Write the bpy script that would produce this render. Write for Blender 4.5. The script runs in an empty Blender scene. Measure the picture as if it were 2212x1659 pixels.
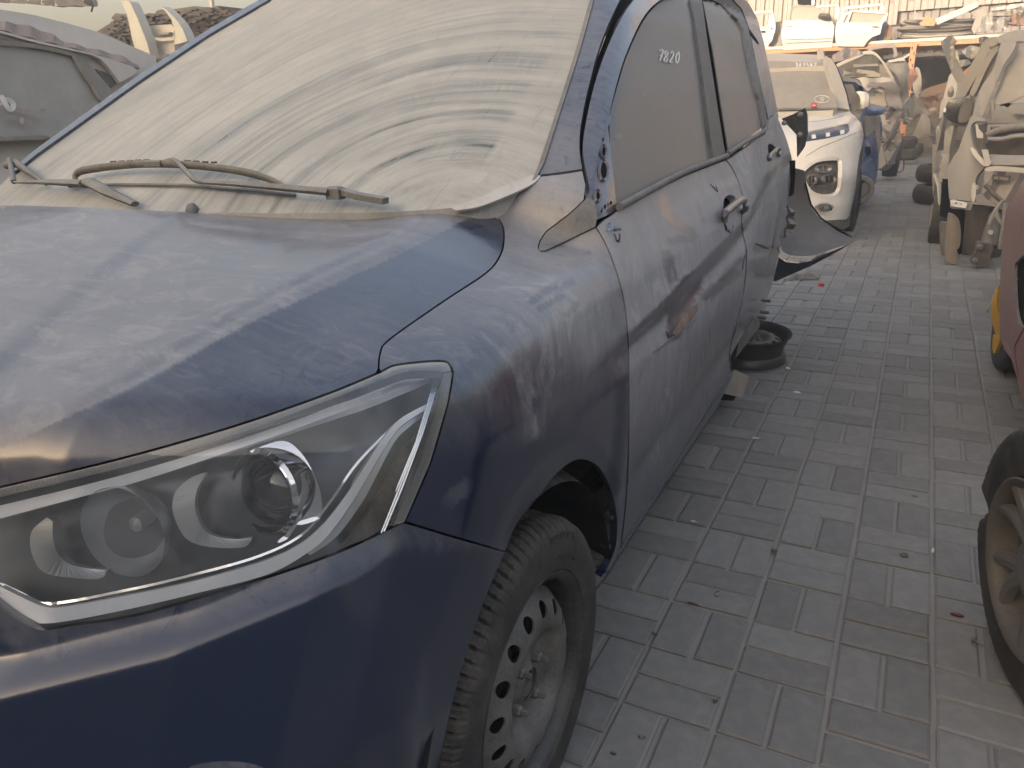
import bpy, bmesh, math, random, zlib
import numpy as np
from mathutils import Vector, Matrix
from mathutils.geometry import delaunay_2d_cdt
random.seed(7); np.random.seed(7)
sc = bpy.context.scene
COL = sc.collection
PI = math.pi

# ------------------------------------------------------------------ camera (calibrated from the paving's vanishing points)
W, H, FPX, CAMH = 2212.0, 1659.0, 1650.0, 1.28
def _basis():
    d1 = np.array([2009 - W/2, -(193 - H/2), -FPX]); d1 /= np.linalg.norm(d1)
    up = np.cross([1, 0.0393, 0.], d1); up /= np.linalg.norm(up)
    if up[1] < 0: up = -up
    return np.stack([np.cross(d1, up), d1, up])
RR = _basis()
O = np.array([0, 0, CAMH])
cam = bpy.data.cameras.new('camera'); camo = bpy.data.objects.new('camera', cam); COL.objects.link(camo)
cam.sensor_width = 36; cam.lens = 36*FPX/W; cam.clip_start = .02; cam.clip_end = 600
camo.matrix_world = Matrix([list(RR[0])+[0], list(RR[1])+[0], list(RR[2])+[CAMH], [0, 0, 0, 1]])
sc.camera = camo

# ------------------------------------------------------------------ light
SUN_EL, SUN_AZ = 8.0, 200.0          # azimuth measured clockwise from +Y (the sun stands behind the camera, a little left)
w = bpy.data.worlds.new('World'); sc.world = w; w.use_nodes = True
nt = w.node_tree; nt.nodes.clear()
sky = nt.nodes.new('ShaderNodeTexSky'); sky.sky_type = 'NISHITA'; sky.sun_disc = False
sky.sun_elevation = math.radians(SUN_EL); sky.sun_rotation = math.radians(SUN_AZ)
sky.dust_density = 9.0; sky.air_density = 1.0; sky.ozone_density = 1.0; sky.altitude = 10
bg = nt.nodes.new('ShaderNodeBackground'); bg.inputs[1].default_value = 0.15
ow = nt.nodes.new('ShaderNodeOutputWorld')
wt_ = nt.nodes.new('ShaderNodeMix'); wt_.data_type = 'RGBA'; wt_.blend_type = 'MULTIPLY'; wt_.inputs[0].default_value = 1.0
wt_.inputs[7].default_value = (1.0, .975, .975, 1); nt.links.new(sky.outputs[0], wt_.inputs[6]); nt.links.new(wt_.outputs[2], bg.inputs[0]); nt.links.new(bg.outputs[0], ow.inputs[0])
sl = bpy.data.lights.new('sun', 'SUN'); sl.energy = 2.0; sl.angle = math.radians(3.0); sl.color = (1.0, .85, .70)
so = bpy.data.objects.new('sun', sl); COL.objects.link(so)
_e, _a = math.radians(SUN_EL), math.radians(SUN_AZ)
so.rotation_euler = (-Vector((math.sin(_a)*math.cos(_e), math.cos(_a)*math.cos(_e), math.sin(_e)))).to_track_quat('-Z', 'Y').to_euler()
vs = sc.view_settings; vs.view_transform = 'Standard'; vs.look = 'None'; vs.exposure = 2.6; vs.gamma = 1; vs.use_curve_mapping = False
sc.render.engine = 'CYCLES'
try:
    sc.cycles.max_bounces = 8; sc.cycles.volume_bounces = 0; sc.cycles.volume_step_rate = 4; sc.cycles.use_denoising = True
    sc.cycles.transparent_max_bounces = 16
except Exception: pass

# ------------------------------------------------------------------ pixel <-> place
def rays(p):
    p = np.atleast_2d(np.array(p, float))
    v = np.stack([p[:, 0]-W/2, -(p[:, 1]-H/2), np.full(len(p), -FPX)], 1)
    return v @ RR.T
def at(px, py, ax, val):
    r = rays((px, py))[0]; i = 'xyz'.index(ax); return O + r*(val-O[i])/r[i]
def plane_cast(pts, P0, N):
    r = rays(pts); P0 = np.array(P0, float); N = np.array(N, float)
    t = ((P0-O) @ N)/(r @ N); return O + r*t[:, None]
def zoomer(x0, y0, x1, wz):                    # zoomed-crop coordinates -> photo coordinates
    s = (x1-x0)/wz/1.84448
    return lambda pts: [(x0/1.84448+s*a, y0/1.84448+s*b) for a, b in pts]
C0 = zoomer(0, 0, 1100, 2212); C1 = zoomer(2800, 0, 4080, 2212); C2 = zoomer(3000, 150, 3700, 1452); C3 = zoomer(0, 1400, 1900, 2212)
C4 = zoomer(3300, 0, 4080, 2157); CS = zoomer(2200, 300, 3400, 2212); C6 = zoomer(2600, 900, 3400, 1659); CH = zoomer(1000, 500, 2400, 2212)
C7 = zoomer(0, 650, 900, 2212); CW = zoomer(1600, 1700, 2600, 1220); C8 = zoomer(3540, 250, 4080, 618); CR = zoomer(3850, 1600, 4080, 294)
CD = zoomer(2850, 0, 3500, 2212); CG = zoomer(2300, 1700, 4080, 2171)

def I(x, xs, ys): return np.interp(x, xs, ys)
def sst(x): x = np.clip(x, 0, 1); return x*x*(3-2*x)
def smax(a, b, k):
    h = np.clip(.5+.5*(a-b)/k, 0, 1); return b+(a-b)*h + k*h*(1-h)
def smin(a, b, k): return -smax(-a, -b, k)
def cast(pts, F, t0=.12, t1=9., n=500, level=0., step=None):
    """first hit of each ray with F(P, r) = level"""
    r = rays(pts); ry = -r[:, 0]/r[:, 1]; ts = np.concatenate([np.geomspace(t0, min(t1, 5.), 70), np.arange(5., t1, .06)[1:]]) if t1 > 5 else np.geomspace(t0, t1, 70)
    r = r/np.linalg.norm(r, axis=1)[:, None]
    out = np.full((len(r), 3), np.nan)
    prev = None; lo = np.full(len(r), np.nan); hi = lo.copy(); done = np.zeros(len(r), bool)
    for i, t in enumerate(ts):
        f = F(O + r*t, ry)-level
        if prev is not None:
            hit = (~done) & (prev > 0) & (f <= 0)
            lo[hit] = ts[i-1]; hi[hit] = t; done |= hit
        prev = f
    k = done; lo, hi = lo[k], hi[k]
    for _ in range(18):
        m = (lo+hi)/2; f = F(O+r[k]*m[:, None], ry[k])-(level[k] if np.ndim(level) else level)
        lo = np.where(f > 0, m, lo); hi = np.where(f > 0, hi, m)
    out[k] = O + r[k]*((lo+hi)/2)[:, None]
    return out
def cr(pts, n=8, closed=False):
    """smooth curve through points"""
    P = [np.array(p, float) for p in pts]; N = len(P); out = []
    for i in range(N if closed else N-1):
        if closed: a, b, c, d = P[i-1], P[i], P[(i+1) % N], P[(i+2) % N]
        else: a, b, c, d = P[max(i-1, 0)], P[i], P[i+1], P[min(i+2, N-1)]
        for j in range(n):
            t = j/n
            out.append(.5*((2*b)+(-a+c)*t+(2*a-5*b+4*c-d)*t*t+(-a+3*b-3*c+d)*t**3))
    if not closed: out.append(P[-1])
    return [tuple(p) for p in out]
def resample(poly, step, closed=True):
    out = []; n = len(poly)
    for i in range(n if closed else n-1):
        a = np.array(poly[i], float); b = np.array(poly[(i+1) % n], float); L = np.linalg.norm(b-a)
        if L < 1e-6: continue
        m = max(1, int(math.ceil(L/step)))
        for j in range(m): out.append(tuple(a+(b-a)*j/m))
    if not closed: out.append(tuple(poly[-1]))
    return out
def area(p):
    p = np.array(p); return .5*np.sum(p[:, 0]*np.roll(p[:, 1], -1)-np.roll(p[:, 0], -1)*p[:, 1])
def inset(poly, d):
    p = np.array(poly, float); s = 1 if area(p) > 0 else -1
    out = []
    n = len(p)
    for i in range(n):
        a, b, c = p[i-1], p[i], p[(i+1) % n]
        e1 = b-a; e2 = c-b; e1 /= (np.linalg.norm(e1)+1e-9); e2 /= (np.linalg.norm(e2)+1e-9)
        n1 = np.array([-e1[1], e1[0]])*s; n2 = np.array([-e2[1], e2[0]])*s
        m = n1+n2; L = np.linalg.norm(m)
        if L < .3: out.append(tuple(b)); continue
        m /= L; out.append(tuple(b+m*d/max(.5, float(m@n1))))
    return out
def inside(P, poly):
    x, y = P[:, 0], P[:, 1]; r = np.zeros(len(P), bool); q = np.array(poly); n = len(q); j = n-1
    for i in range(n):
        xi, yi = q[i]; xj, yj = q[j]
        c = ((yi > y) != (yj > y)) & (x < (xj-xi)*(y-yi)/((yj-yi)+1e-12)+xi); r ^= c; j = i
    return r
def tri(poly, step, holes=(), lines=()):
    """fill a polygon with a regular lattice of points; returns 2-D verts, tris, list of boundary loops (indices)"""
    loops = [poly]+list(holes); V = []; E = []; B = []
    for L in loops:
        k = len(V); V += [tuple(p) for p in L]; m = len(L)
        E += [(k+i, k+(i+1) % m) for i in range(m)]; B.append((k, m))
    ln = []
    for L in lines:
        L = [p for p in resample(L, step, closed=False) if inside(np.array([p]), poly)[0]]; k = len(V); V += [tuple(p) for p in L]; ln += L
        E += [(k+i, k+i+1) for i in range(len(L)-1)]
    q = np.array(poly); x0, y0 = q.min(0); x1, y1 = q.max(0)
    if step:
        gx = np.arange(x0+step*.5, x1, step); gy = np.arange(y0+step*.5, y1, step*.866)
        G = np.array([(x+(step*.5 if j % 2 else 0), y) for j, y in enumerate(gy) for x in gx]) if len(gx) and len(gy) else np.zeros((0, 2))
        if len(G):
            ok = inside(G, poly)
            for h in holes: ok &= ~inside(G, h)
            G = G[ok]
            bd = np.array([p for L in loops for p in L]+ln)
            if len(G):
                keep = np.ones(len(G), bool)
                for s in range(0, len(G), 2000):
                    d = np.sqrt(((G[s:s+2000, None]-bd[None])**2).sum(2)).min(1); keep[s:s+2000] = d > step*.45
                V += [tuple(p) for p in G[keep]]
    faces = [list(range(len(poly)))] if area(poly) > 0 else [list(range(len(poly)))[::-1]]
    vo, eo, fo, ov, oe, of = delaunay_2d_cdt([Vector(v) for v in V], E, [], 0, 1e-5)
    vv = np.array([tuple(v) for v in vo]); T = np.array([f for f in fo if len(f) == 3])
    cen = vv[T].mean(1); ok = inside(cen, poly)
    for h in holes: ok &= ~inside(cen, h)
    T = T[ok]
    return vv, T

# ------------------------------------------------------------------ object helpers
def newobj(name, me, mat, parent=None):
    o = bpy.data.objects.new(name, me); COL.objects.link(o)
    if mat is not None and not me.materials: me.materials.append(mat)
    if parent is not None:
        o.parent = parent
        o.matrix_parent_inverse = wm(parent).inverted()
    return o
def wm(o):
    m = o.matrix_basis.copy()
    if o.parent is not None: m = wm(o.parent) @ o.matrix_parent_inverse @ m
    return m
def tag(o, label=None, cat=None, group=None, kind=None):
    if label: o['label'] = label
    if cat: o['category'] = cat
    if group: o['group'] = group
    if kind: o['kind'] = kind
    return o
def thing(name, loc, label, cat, group=None):
    o = bpy.data.objects.new(name, None); COL.objects.link(o); o.location = loc; o.empty_display_size = .1
    return tag(o, label, cat, group)
def mesh(name, V, Fc, mat, parent=None, smooth=True, angle=35, attr=None):
    me = bpy.data.meshes.new(name); me.from_pydata([tuple(map(float, v)) for v in V], [], [tuple(int(i) for i in f) for f in Fc]); me.update()
    if smooth:
        me.shade_smooth(); me.set_sharp_from_angle(angle=math.radians(angle))
    if attr is not None:
        for k, a in attr.items():
            if np.ndim(a) == 1:
                at_ = me.attributes.new(k, 'FLOAT', 'POINT'); at_.data.foreach_set('value', np.asarray(a, np.float32))
            else:
                at_ = me.attributes.new(k, 'FLOAT_VECTOR', 'POINT'); at_.data.foreach_set('vector', np.asarray(a, np.float32).ravel())
    return newobj(name, me, mat, parent)
def sheet(name, poly, F, mat, parent=None, step=10, thick=.012, gap=0., level=0., holes=(), dust=None, bstep=None, t1=9., n=500, angle=32, uv=None, lines=()):
    """a panel: an outline on a curved surface F, filled, with turned-in edges of real depth"""
    poly = resample(poly, bstep or step)
    if gap: poly = inset(poly, gap)
    hs = [resample(h, bstep or step) for h in holes]
    vv, T = tri(poly, step, hs, lines)
    P = cast(vv, F, level=level(vv) if callable(level) else level, t1=t1, n=n) if callable(F) else plane_cast(vv, *F)
    bad = np.isnan(P[:, 0]); T = T[~bad[T].any(1)]
    used = np.unique(T); mp = -np.ones(len(P), int); mp[used] = np.arange(len(used)); P = P[used]; T = mp[T]; px = vv[used]
    if not len(T): print('EMPTY', name); return None
    # facing the camera: orient
    n_ = np.cross(P[T[:, 1]]-P[T[:, 0]], P[T[:, 2]]-P[T[:, 0]]); s = ((O-P[T[:, 0]])*n_).sum(1)
    T[s < 0] = T[s < 0][:, ::-1]
    faces = [tuple(t) for t in T]
    V = [tuple(p) for p in P]
    # vertex normals
    n_ = np.cross(P[T[:, 1]]-P[T[:, 0]], P[T[:, 2]]-P[T[:, 0]]); vn = np.zeros_like(P)
    for k in range(3): np.add.at(vn, T[:, k], n_)
    vn /= (np.linalg.norm(vn, axis=1)[:, None]+1e-12)
    if thick:
        ed = {}
        for t in faces:
            for a, b in ((t[0], t[1]), (t[1], t[2]), (t[2], t[0])):
                if (b, a) in ed: del ed[(b, a)]
                else: ed[(a, b)] = 1
        idx = {}
        for a, b in ed:
            for q in (a, b):
                if q not in idx: idx[q] = len(V); V.append(tuple(P[q]-vn[q]*thick))
        for a, b in ed: faces.append((b, a, idx[a], idx[b]))
        full = list(range(len(P)))+list(idx.keys())
    else: full = list(range(len(P)))
    at_ = {}
    if dust is not None:
        d = dust(px, P) if callable(dust) else np.full(len(P), float(dust))
        at_['dust'] = d[full]
    if uv is not None: at_['wuv'] = uv(P)[full]
    return mesh(name, V, faces, mat, parent, angle=angle, attr=at_ or None)
def back(o, off):
    """close a panel from behind, for flat things seen from other sides"""
    return o
def ribbon(name, lines, F, width, mat, parent=None, lift=.002, thick=.0015, level=0., t1=9., n=500, stepp=6):
    """strokes (photo polylines) laid on a surface as thin raised bands"""
    V = []; Fc = []
    for L in lines:
        L = resample(L, stepp, closed=False); p = np.array(L)
        P = cast(p, F, level=level, t1=t1, n=n) if callable(F) else plane_cast(p, *F)
        P = P[~np.isnan(P[:, 0])]
        if len(P) < 2: continue
        view = (O-P); view /= np.linalg.norm(view, axis=1)[:, None]
        T = np.gradient(P, axis=0); T /= (np.linalg.norm(T, axis=1)[:, None]+1e-9)
        S = np.cross(T, view); S /= (np.linalg.norm(S, axis=1)[:, None]+1e-9)
        m = len(P); wd = width*np.minimum(1, .45+.25*np.minimum(np.arange(m), np.arange(m)[::-1]))
        Pf = P+view*lift; k = len(V)
        for i in range(m):
            for sgn, dz in ((-1, 0), (-1, thick), (1, thick), (1, 0)):
                V.append(P[i]+view[i]*(lift+dz-thick)+S[i]*sgn*wd[i]/2)
        for i in range(m-1):
            a = k+4*i; b = a+4
            for q in range(3): Fc.append((a+q, a+q+1, b+q+1, b+q))
    return mesh(name, V, Fc, mat, parent, smooth=False)
def tube(name, P, r, mat, parent=None, seg=8, cap=True, smooth=True, flat=1.):
    P = np.array(P, float); r = np.broadcast_to(r, (len(P),)); V = []; Fc = []
    T = np.gradient(P, axis=0); T /= (np.linalg.norm(T, axis=1)[:, None]+1e-9)
    up = np.array([0, 0, 1.]) if abs(T[0][2]) < .9 else np.array([1., 0, 0])
    A = np.cross(T[0], up); A /= np.linalg.norm(A)
    for i in range(len(P)):
        A = A-T[i]*(A@T[i]); A /= (np.linalg.norm(A)+1e-9); B = np.cross(T[i], A)
        for s in range(seg):
            a = 2*PI*s/seg; V.append(P[i]+r[i]*(A*math.cos(a)+B*flat*math.sin(a)))
    for i in range(len(P)-1):
        for s in range(seg):
            a = i*seg+s; b = i*seg+(s+1) % seg; Fc.append((a, b, b+seg, a+seg))
    if cap: Fc.append(tuple(range(seg))[::-1]); Fc.append(tuple((len(P)-1)*seg+s for s in range(seg)))
    return mesh(name, V, Fc, mat, parent, smooth=smooth, angle=50)
class MB:
    def __init__(s): s.V = []; s.F = []
    def box(s, c, d, rot=None, bev=0):
        c = np.array(c, float); d = np.array(d, float)/2; M = np.eye(3) if rot is None else np.array(rot)
        k = len(s.V); V = []; b = min(bev, *(d*.9)) if bev else 0
        if not b:
            for x in (-1, 1):
                for y in (-1, 1):
                    for z in (-1, 1): V.append((x*d[0], y*d[1], z*d[2]))
            F_ = [(0, 1, 3, 2), (4, 6, 7, 5), (0, 4, 5, 1), (2, 3, 7, 6), (0, 2, 6, 4), (1, 5, 7, 3)]
        else:
            ring = []
            for z, i in ((-d[2], 0), (d[2]-b, 0), (d[2], b)):
                ring.append([(x*(d[0]-i), y*(d[1]-i), z) for x, y in ((-1, -1), (1, -1), (1, 1), (-1, 1))])
            V = [v for r_ in ring for v in r_]; F_ = []
            for r_ in range(2):
                for i in range(4): F_.append((r_*4+i, r_*4+(i+1) % 4, r_*4+4+(i+1) % 4, r_*4+4+i))
            F_ += [(3, 2, 1, 0), (8, 9, 10, 11)]
        s.V += [c+M@np.array(v) for v in V]; s.F += [tuple(k+i for i in f) for f in F_]; return s
    def bar(s, a, b, w_, h_, bev=0):
        a = np.array(a, float); b = np.array(b, float); L = np.linalg.norm(b-a); x = (b-a)/L
        z = np.array([0, 0, 1.]) if abs(x[2]) < .95 else np.array([0, 1., 0]); y = np.cross(z, x); y /= np.linalg.norm(y); z = np.cross(x, y)
        return s.box((a+b)/2, (L, w_, h_), np.stack([x, y, z], 1), bev)
    def lathe(s, c, axis, prof, seg=32):
        """prof: list of (radius, along)"""
        ax = np.array(axis, float); ax /= np.linalg.norm(ax); u = np.cross(ax, [0, 0, 1.] if abs(ax[2]) < .9 else [1., 0, 0]); u /= np.linalg.norm(u); v = np.cross(ax, u)
        k = len(s.V); n = len(prof); c = np.array(c, float)
        for i in range(seg):
            a = 2*PI*i/seg; d = u*math.cos(a)+v*math.sin(a)
            for r_, h_ in prof: s.V.append(c+d*r_+ax*h_)
        for i in range(seg):
            j = (i+1) % seg
            for q in range(n-1): s.F.append((k+i*n+q, k+j*n+q, k+j*n+q+1, k+i*n+q+1))
        return s
    def build(s, name, mat, parent=None, smooth=False, angle=35): return mesh(name, s.V, s.F, mat, parent, smooth=smooth, angle=angle)
def plate(name, pts, plane, thick, mat, parent=None, step=0, bend=None, smooth=True, dust=None, holes=()):
    """a solid sheet traced on a plane ('x'|'y'|'z', value) or (P0, N), closed on both sides"""
    if plane[0] in ('x', 'y', 'z') and isinstance(plane[0], str):
        ax = 'xyz'.index(plane[0]); N = np.zeros(3); N[ax] = 1; P0 = N*plane[1]
    else: P0, N = np.array(plane[0], float), np.array(plane[1], float)
    N = N/np.linalg.norm(N)
    vv, T = tri(resample(pts, step) if step else list(pts), step, holes)
    P = plane_cast(vv, P0, N)
    if (O-P[0])@N < 0: N = -N
    if bend is not None: P = P+N*bend(vv, P)[:, None]
    n_ = np.cross(P[T[:, 1]]-P[T[:, 0]], P[T[:, 2]]-P[T[:, 0]]); s = (N*n_).sum(1); T[s < 0] = T[s < 0][:, ::-1]
    m = len(P); V = list(P)+list(P-N*thick); faces = [tuple(t) for t in T]+[tuple(t[::-1]+m) for t in T]
    ed = {}
    for t in T:
        for a, b in ((t[0], t[1]), (t[1], t[2]), (t[2], t[0])):
            if (b, a) in ed: del ed[(b, a)]
            else: ed[(a, b)] = 1
    for a, b in ed: faces.append((b, a, a+m, b+m))
    at_ = None if dust is None else {'dust': np.tile(dust(vv, P) if callable(dust) else np.full(m, float(dust)), 2)}
    return mesh(name, V, faces, mat, parent, smooth=smooth, angle=30, attr=at_)

# ------------------------------------------------------------------ materials
MATS = {}
def nodes(name):
    m = bpy.data.materials.new(name); m.use_nodes = True; t = m.node_tree; b = t.nodes['Principled BSDF']; MATS[name] = m
    return m, t, b
def N_(t, typ, **kw):
    n = t.nodes.new(typ)
    for k, v in kw.items():
        if k.startswith('i_'): n.inputs[int(k[2:]) if k[2:].isdigit() else k[2:]].default_value = v
        else: setattr(n, k, v)
    return n
def noise(t, scale, detail=4, rough=.55, vec=None, dist=0):
    n = N_(t, 'ShaderNodeTexNoise'); n.inputs['Scale'].default_value = scale; n.inputs['Detail'].default_value = detail
    n.inputs['Roughness'].default_value = rough; n.inputs['Distortion'].default_value = dist
    if vec is not None: t.links.new(vec, n.inputs['Vector'])
    return n.outputs['Fac']
def coords(t, scale=(1, 1, 1), rot=(0, 0, 0)):
    c = N_(t, 'ShaderNodeTexCoord'); m = N_(t, 'ShaderNodeMapping'); m.inputs['Scale'].default_value = scale; m.inputs['Rotation'].default_value = rot
    t.links.new(c.outputs['Object'], m.inputs[0]); return m.outputs[0]
def ramp(t, x, a, b, lo=0., hi=1.):
    m = N_(t, 'ShaderNodeMapRange'); m.inputs[1].default_value = a; m.inputs[2].default_value = b; m.inputs[3].default_value = lo; m.inputs[4].default_value = hi
    m.interpolation_type = 'SMOOTHSTEP'; t.links.new(x, m.inputs[0]); return m.outputs[0]
def mth(t, op, a, b=None):
    m = N_(t, 'ShaderNodeMath', operation=op)
    for i, x in enumerate((a, b)):
        if x is None: continue
        if isinstance(x, (int, float)): m.inputs[i].default_value = x
        else: t.links.new(x, m.inputs[i])
    return m.outputs[0]
def mixc(t, f, a, b):
    m = N_(t, 'ShaderNodeMix', data_type='RGBA')
    for s, x in ((m.inputs[0], f), (m.inputs[6], a), (m.inputs[7], b)):
        if isinstance(x, (int, float)): s.default_value = x
        elif isinstance(x, tuple): s.default_value = x+(1,) if len(x) == 3 else x
        else: t.links.new(x, s)
    return m.outputs[2]
def mixf(t, f, a, b):
    m = N_(t, 'ShaderNodeMix', data_type='FLOAT')
    for s, x in ((m.inputs[0], f), (m.inputs[2], a), (m.inputs[3], b)):
        if isinstance(x, (int, float)): s.default_value = x
        else: t.links.new(x, s)
    return m.outputs[0]
def bump(t, b, h, strength=.3, dist=.002):
    n = N_(t, 'ShaderNodeBump'); n.inputs['Strength'].default_value = strength; n.inputs['Distance'].default_value = dist
    t.links.new(h, n.inputs['Height']); t.links.new(n.outputs[0], b.inputs['Normal'])
DUST = (.38, .345, .30)
def upness(t):
    g = N_(t, 'ShaderNodeNewGeometry'); s = N_(t, 'ShaderNodeSeparateXYZ'); t.links.new(g.outputs['Normal'], s.inputs[0]); return s.outputs[2]
def dusty(name, col, rough=.45, metal=0., dust=.5, up=.3, dcol=DUST, attr=False, coat=0., streak=True, scale=1., bmp=.15, spec=.5, amp=1.5, wipe=False):
    """a surface under a layer of settled dust: base colour, dust mask (level + what faces up + rubbed patches and runs)"""
    m, t, b = nodes(name)
    v = coords(t, (scale, scale, scale))
    n1 = noise(t, 3.2, 5, .6, v, .4); n2 = noise(t, 14, 6, .65, v); n3 = noise(t, 160, 3, .6, v)
    k = mth(t, 'ADD', mth(t, 'MULTIPLY', n1, .34), mth(t, 'MULTIPLY', n2, .36)); k = mth(t, 'ADD', k, mth(t, 'MULTIPLY', n3, .30))
    if streak:
        vs_ = coords(t, (9*scale, 9*scale, .9*scale)); s1 = noise(t, 5, 4, .6, vs_, .3)
        k = mixf(t, .35, k, s1)
    k = mth(t, 'MULTIPLY', mth(t, 'SUBTRACT', k, .5), amp)
    if wipe:
        wv = noise(t, 3.0, 6, .62, coords(t, (1.2, 9, 3), (0, 0, .95)), .5); wv2 = noise(t, 5.0, 6, .65, coords(t, (2, 22, 5), (0, 0, .55)), .3)
        k = mth(t, 'ADD', k, mth(t, 'ADD', mth(t, 'MULTIPLY', mth(t, 'SUBTRACT', wv, .5), .34), mth(t, 'MULTIPLY', mth(t, 'SUBTRACT', wv2, .5), .26)))
        sp = ramp(t, noise(t, 38, 6, .75, coords(t, (1, 2.5, 1)), .6), .63, .72, 0, .30); sp = mth(t, 'MULTIPLY', sp, ramp(t, noise(t, 2.4, 2, .5, v), .50, .62)); k = mth(t, 'ADD', k, sp)
        big = noise(t, 2.1, 3, .5, coords(t, (1, 1, 1.3)), .4)
        sm = noise(t, 7.5, 9, .74, coords(t, (1, 1.6, 1)), 1.7); sm2 = noise(t, 26, 6, .72, coords(t, (1, 1, .45)), .9)
        k = mth(t, 'ADD', k, mth(t, 'MULTIPLY', ramp(t, sm, .50, .60, .0, .20), ramp(t, big, .42, .60)))
        k = mth(t, 'SUBTRACT', k, mth(t, 'MULTIPLY', ramp(t, sm2, .56, .66, .0, .24), ramp(t, big, .58, .40)))
    if attr:
        a = N_(t, 'ShaderNodeAttribute', attribute_name='dust'); base = a.outputs['Fac']
    else: base = dust
    if attr: k = mth(t, 'MULTIPLY', k, ramp(t, base, -.05, .30, .30, 1.))
    u = mth(t, 'MULTIPLY', ramp(t, upness(t), -.2, 1.), up)
    f = mth(t, 'ADD', mth(t, 'ADD', base, u), k)
    f = N_(t, 'ShaderNodeClamp'); 
    t.links.new(mth(t, 'ADD', mth(t, 'ADD', base, u) if not isinstance(base, float) else mth(t, 'ADD', u, base), k), f.inputs[0])
    f.inputs[1].default_value = 0.0; f.inputs[2].default_value = .97
    f = f.outputs[0]
    dc = mixc(t, n2, tuple(x*.88 for x in dcol), tuple(min(1, x*1.12) for x in dcol))
    t.links.new(mixc(t, f, col, dc), b.inputs['Base Color'])
    t.links.new(mixf(t, f, rough, .92), b.inputs['Roughness'])
    b.inputs['Metallic'].default_value = 0
    if metal: t.links.new(mixf(t, f, metal, 0.), b.inputs['Metallic'])
    b.inputs['Specular IOR Level'].default_value = spec
    if coat:
        t.links.new(mixf(t, f, coat, 0.), b.inputs['Coat Weight']); b.inputs['Coat Roughness'].default_value = .12
    bump(t, b, mth(t, 'ADD', n3, n2), bmp, .0015)
    return m
def plain(name, col, rough=.5, metal=0., spec=.5, bmp=0, bs=60):
    m, t, b = nodes(name); b.inputs['Base Color'].default_value = col+(1,); b.inputs['Roughness'].default_value = rough
    b.inputs['Metallic'].default_value = metal; b.inputs['Specular IOR Level'].default_value = spec
    if bmp: bump(t, b, noise(t, bs, 4, .6, coords(t)), bmp, .002)
    return m
# ================================================================== MATERIALS IN USE
M_paint = dusty('blue_paint', (.0062, .0145, .042), .28, .10, attr=True, up=.0, coat=.8, bmp=.05, dcol=(.345, .34, .345), amp=.6, wipe=True)
M_handle = dusty('handle_paint', (.03, .038, .065), .3, .3, dust=.20, up=.2, coat=.7, streak=False, amp=.6)
M_paintin = dusty('blue_inner_paint', (.03, .026, .06), .25, .4, dust=.12, up=.2, coat=.8)
M_black = dusty('black_plastic', (.012, .012, .014), .55, 0, dust=.05, up=.25)
M_blackd = dusty('black_plastic_dusty', (.03, .03, .032), .6, 0, dust=.62, up=.25)
M_rub = dusty('window_rubber', (.03, .031, .033), .6, 0, dust=.34, up=.2, dcol=(.30, .295, .285))
M_post = dusty('pillar_black', (.02, .021, .022), .5, 0, dust=.18, up=.2, dcol=(.26, .25, .24))
M_cowl = dusty('cowl_plastic', (.08, .08, .08), .6, 0, dust=.8, up=.2, dcol=(.46, .45, .43))
M_gap = plain('dark_cavity', (.006, .006, .007), .9, spec=.1)
M_liner = dusty('wheel_liner', (.008, .008, .009), .75, 0, dust=-.12, up=.1)
M_chrome = plain('chrome', (.75, .76, .78), .07, 1.)
M_skywhite = plain('satin_chrome', (.93, .95, .98), .2, .0, 1.)  # non-metallic white standing in for sky mirrored in the chrome trim
M_bowl = plain('bowl_metal', (.42, .44, .46), .3, .5)
M_chromed = dusty('dusty_chrome', (.72, .73, .75), .12, 1., dust=-.1, up=.1, streak=False)
M_lampin = plain('lamp_inside', (.065, .075, .09), .30, .4, .8)
M_steel = dusty('wheel_steel', (.035, .036, .038), .42, .3, dust=.40, up=.1, dcol=(.235, .215, .19), streak=False, amp=2.2)
M_rimblk = dusty('rim_barrel', (.03, .031, .033), .32, .3, dust=.08, up=.1, dcol=(.21, .19, .165), streak=False)
M_tyre = dusty('tyre_rubber', (.018, .018, .019), .7, 0, dust=.10, up=.10, dcol=(.20, .165, .13), streak=False, scale=1.6, amp=2.)
M_alu = dusty('alloy', (.17, .165, .16), .35, .6, dust=.30, up=.1, dcol=(.19, .165, .14), streak=False)
M_bolt = dusty('bolt_steel', (.08, .08, .085), .4, .6, dust=.2, up=.2)
M_rubclean = dusty('blade_rubber', (.03, .032, .032), .7, 0, dust=.28, up=.35, dcol=(.33, .305, .26))
M_arm = dusty('wiper_arm', (.03, .03, .03), .5, 0, dust=.34, up=.3, dcol=(.32, .31, .28), streak=False)
M_white = dusty('white_paint', (.72, .71, .68), .3, 0, dust=.10, up=.25, coat=.8, dcol=(.46, .41, .33))
M_white2 = dusty('white_paint_dusty', (.50, .49, .47), .45, 0, dust=.35, up=.3, coat=.3, dcol=(.37, .34, .295))
M_cream = dusty('sunlit_white_door_paint', (.46, .45, .42), .4, 0, dust=.12, up=.1, coat=.3, dcol=(.5, .44, .35))  # even off-white of the doors under thin dust
M_silver = dusty('silver_paint', (.24, .25, .26), .4, .3, dust=.42, up=.25, coat=.3, dcol=(.31, .285, .25))
M_bluer = dusty('bright_blue_paint', (.02, .075, .28), .3, .2, dust=.2, up=.35, coat=.8, dcol=(.36, .36, .36))
M_red = dusty('red_paint', (.20, .035, .03), .4, .1, dust=.46, up=.35, coat=.5, dcol=(.33, .25, .22))
M_yel = dusty('yellow_paint', (.55, .33, .03), .4, 0, dust=.1, up=.2, coat=.4)
M_spot = plain('dried_drop', (.24, .225, .20), .9)
M_grey = dusty('grey_parts', (.16, .16, .165), .6, .1, dust=.5, up=.3)
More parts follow.
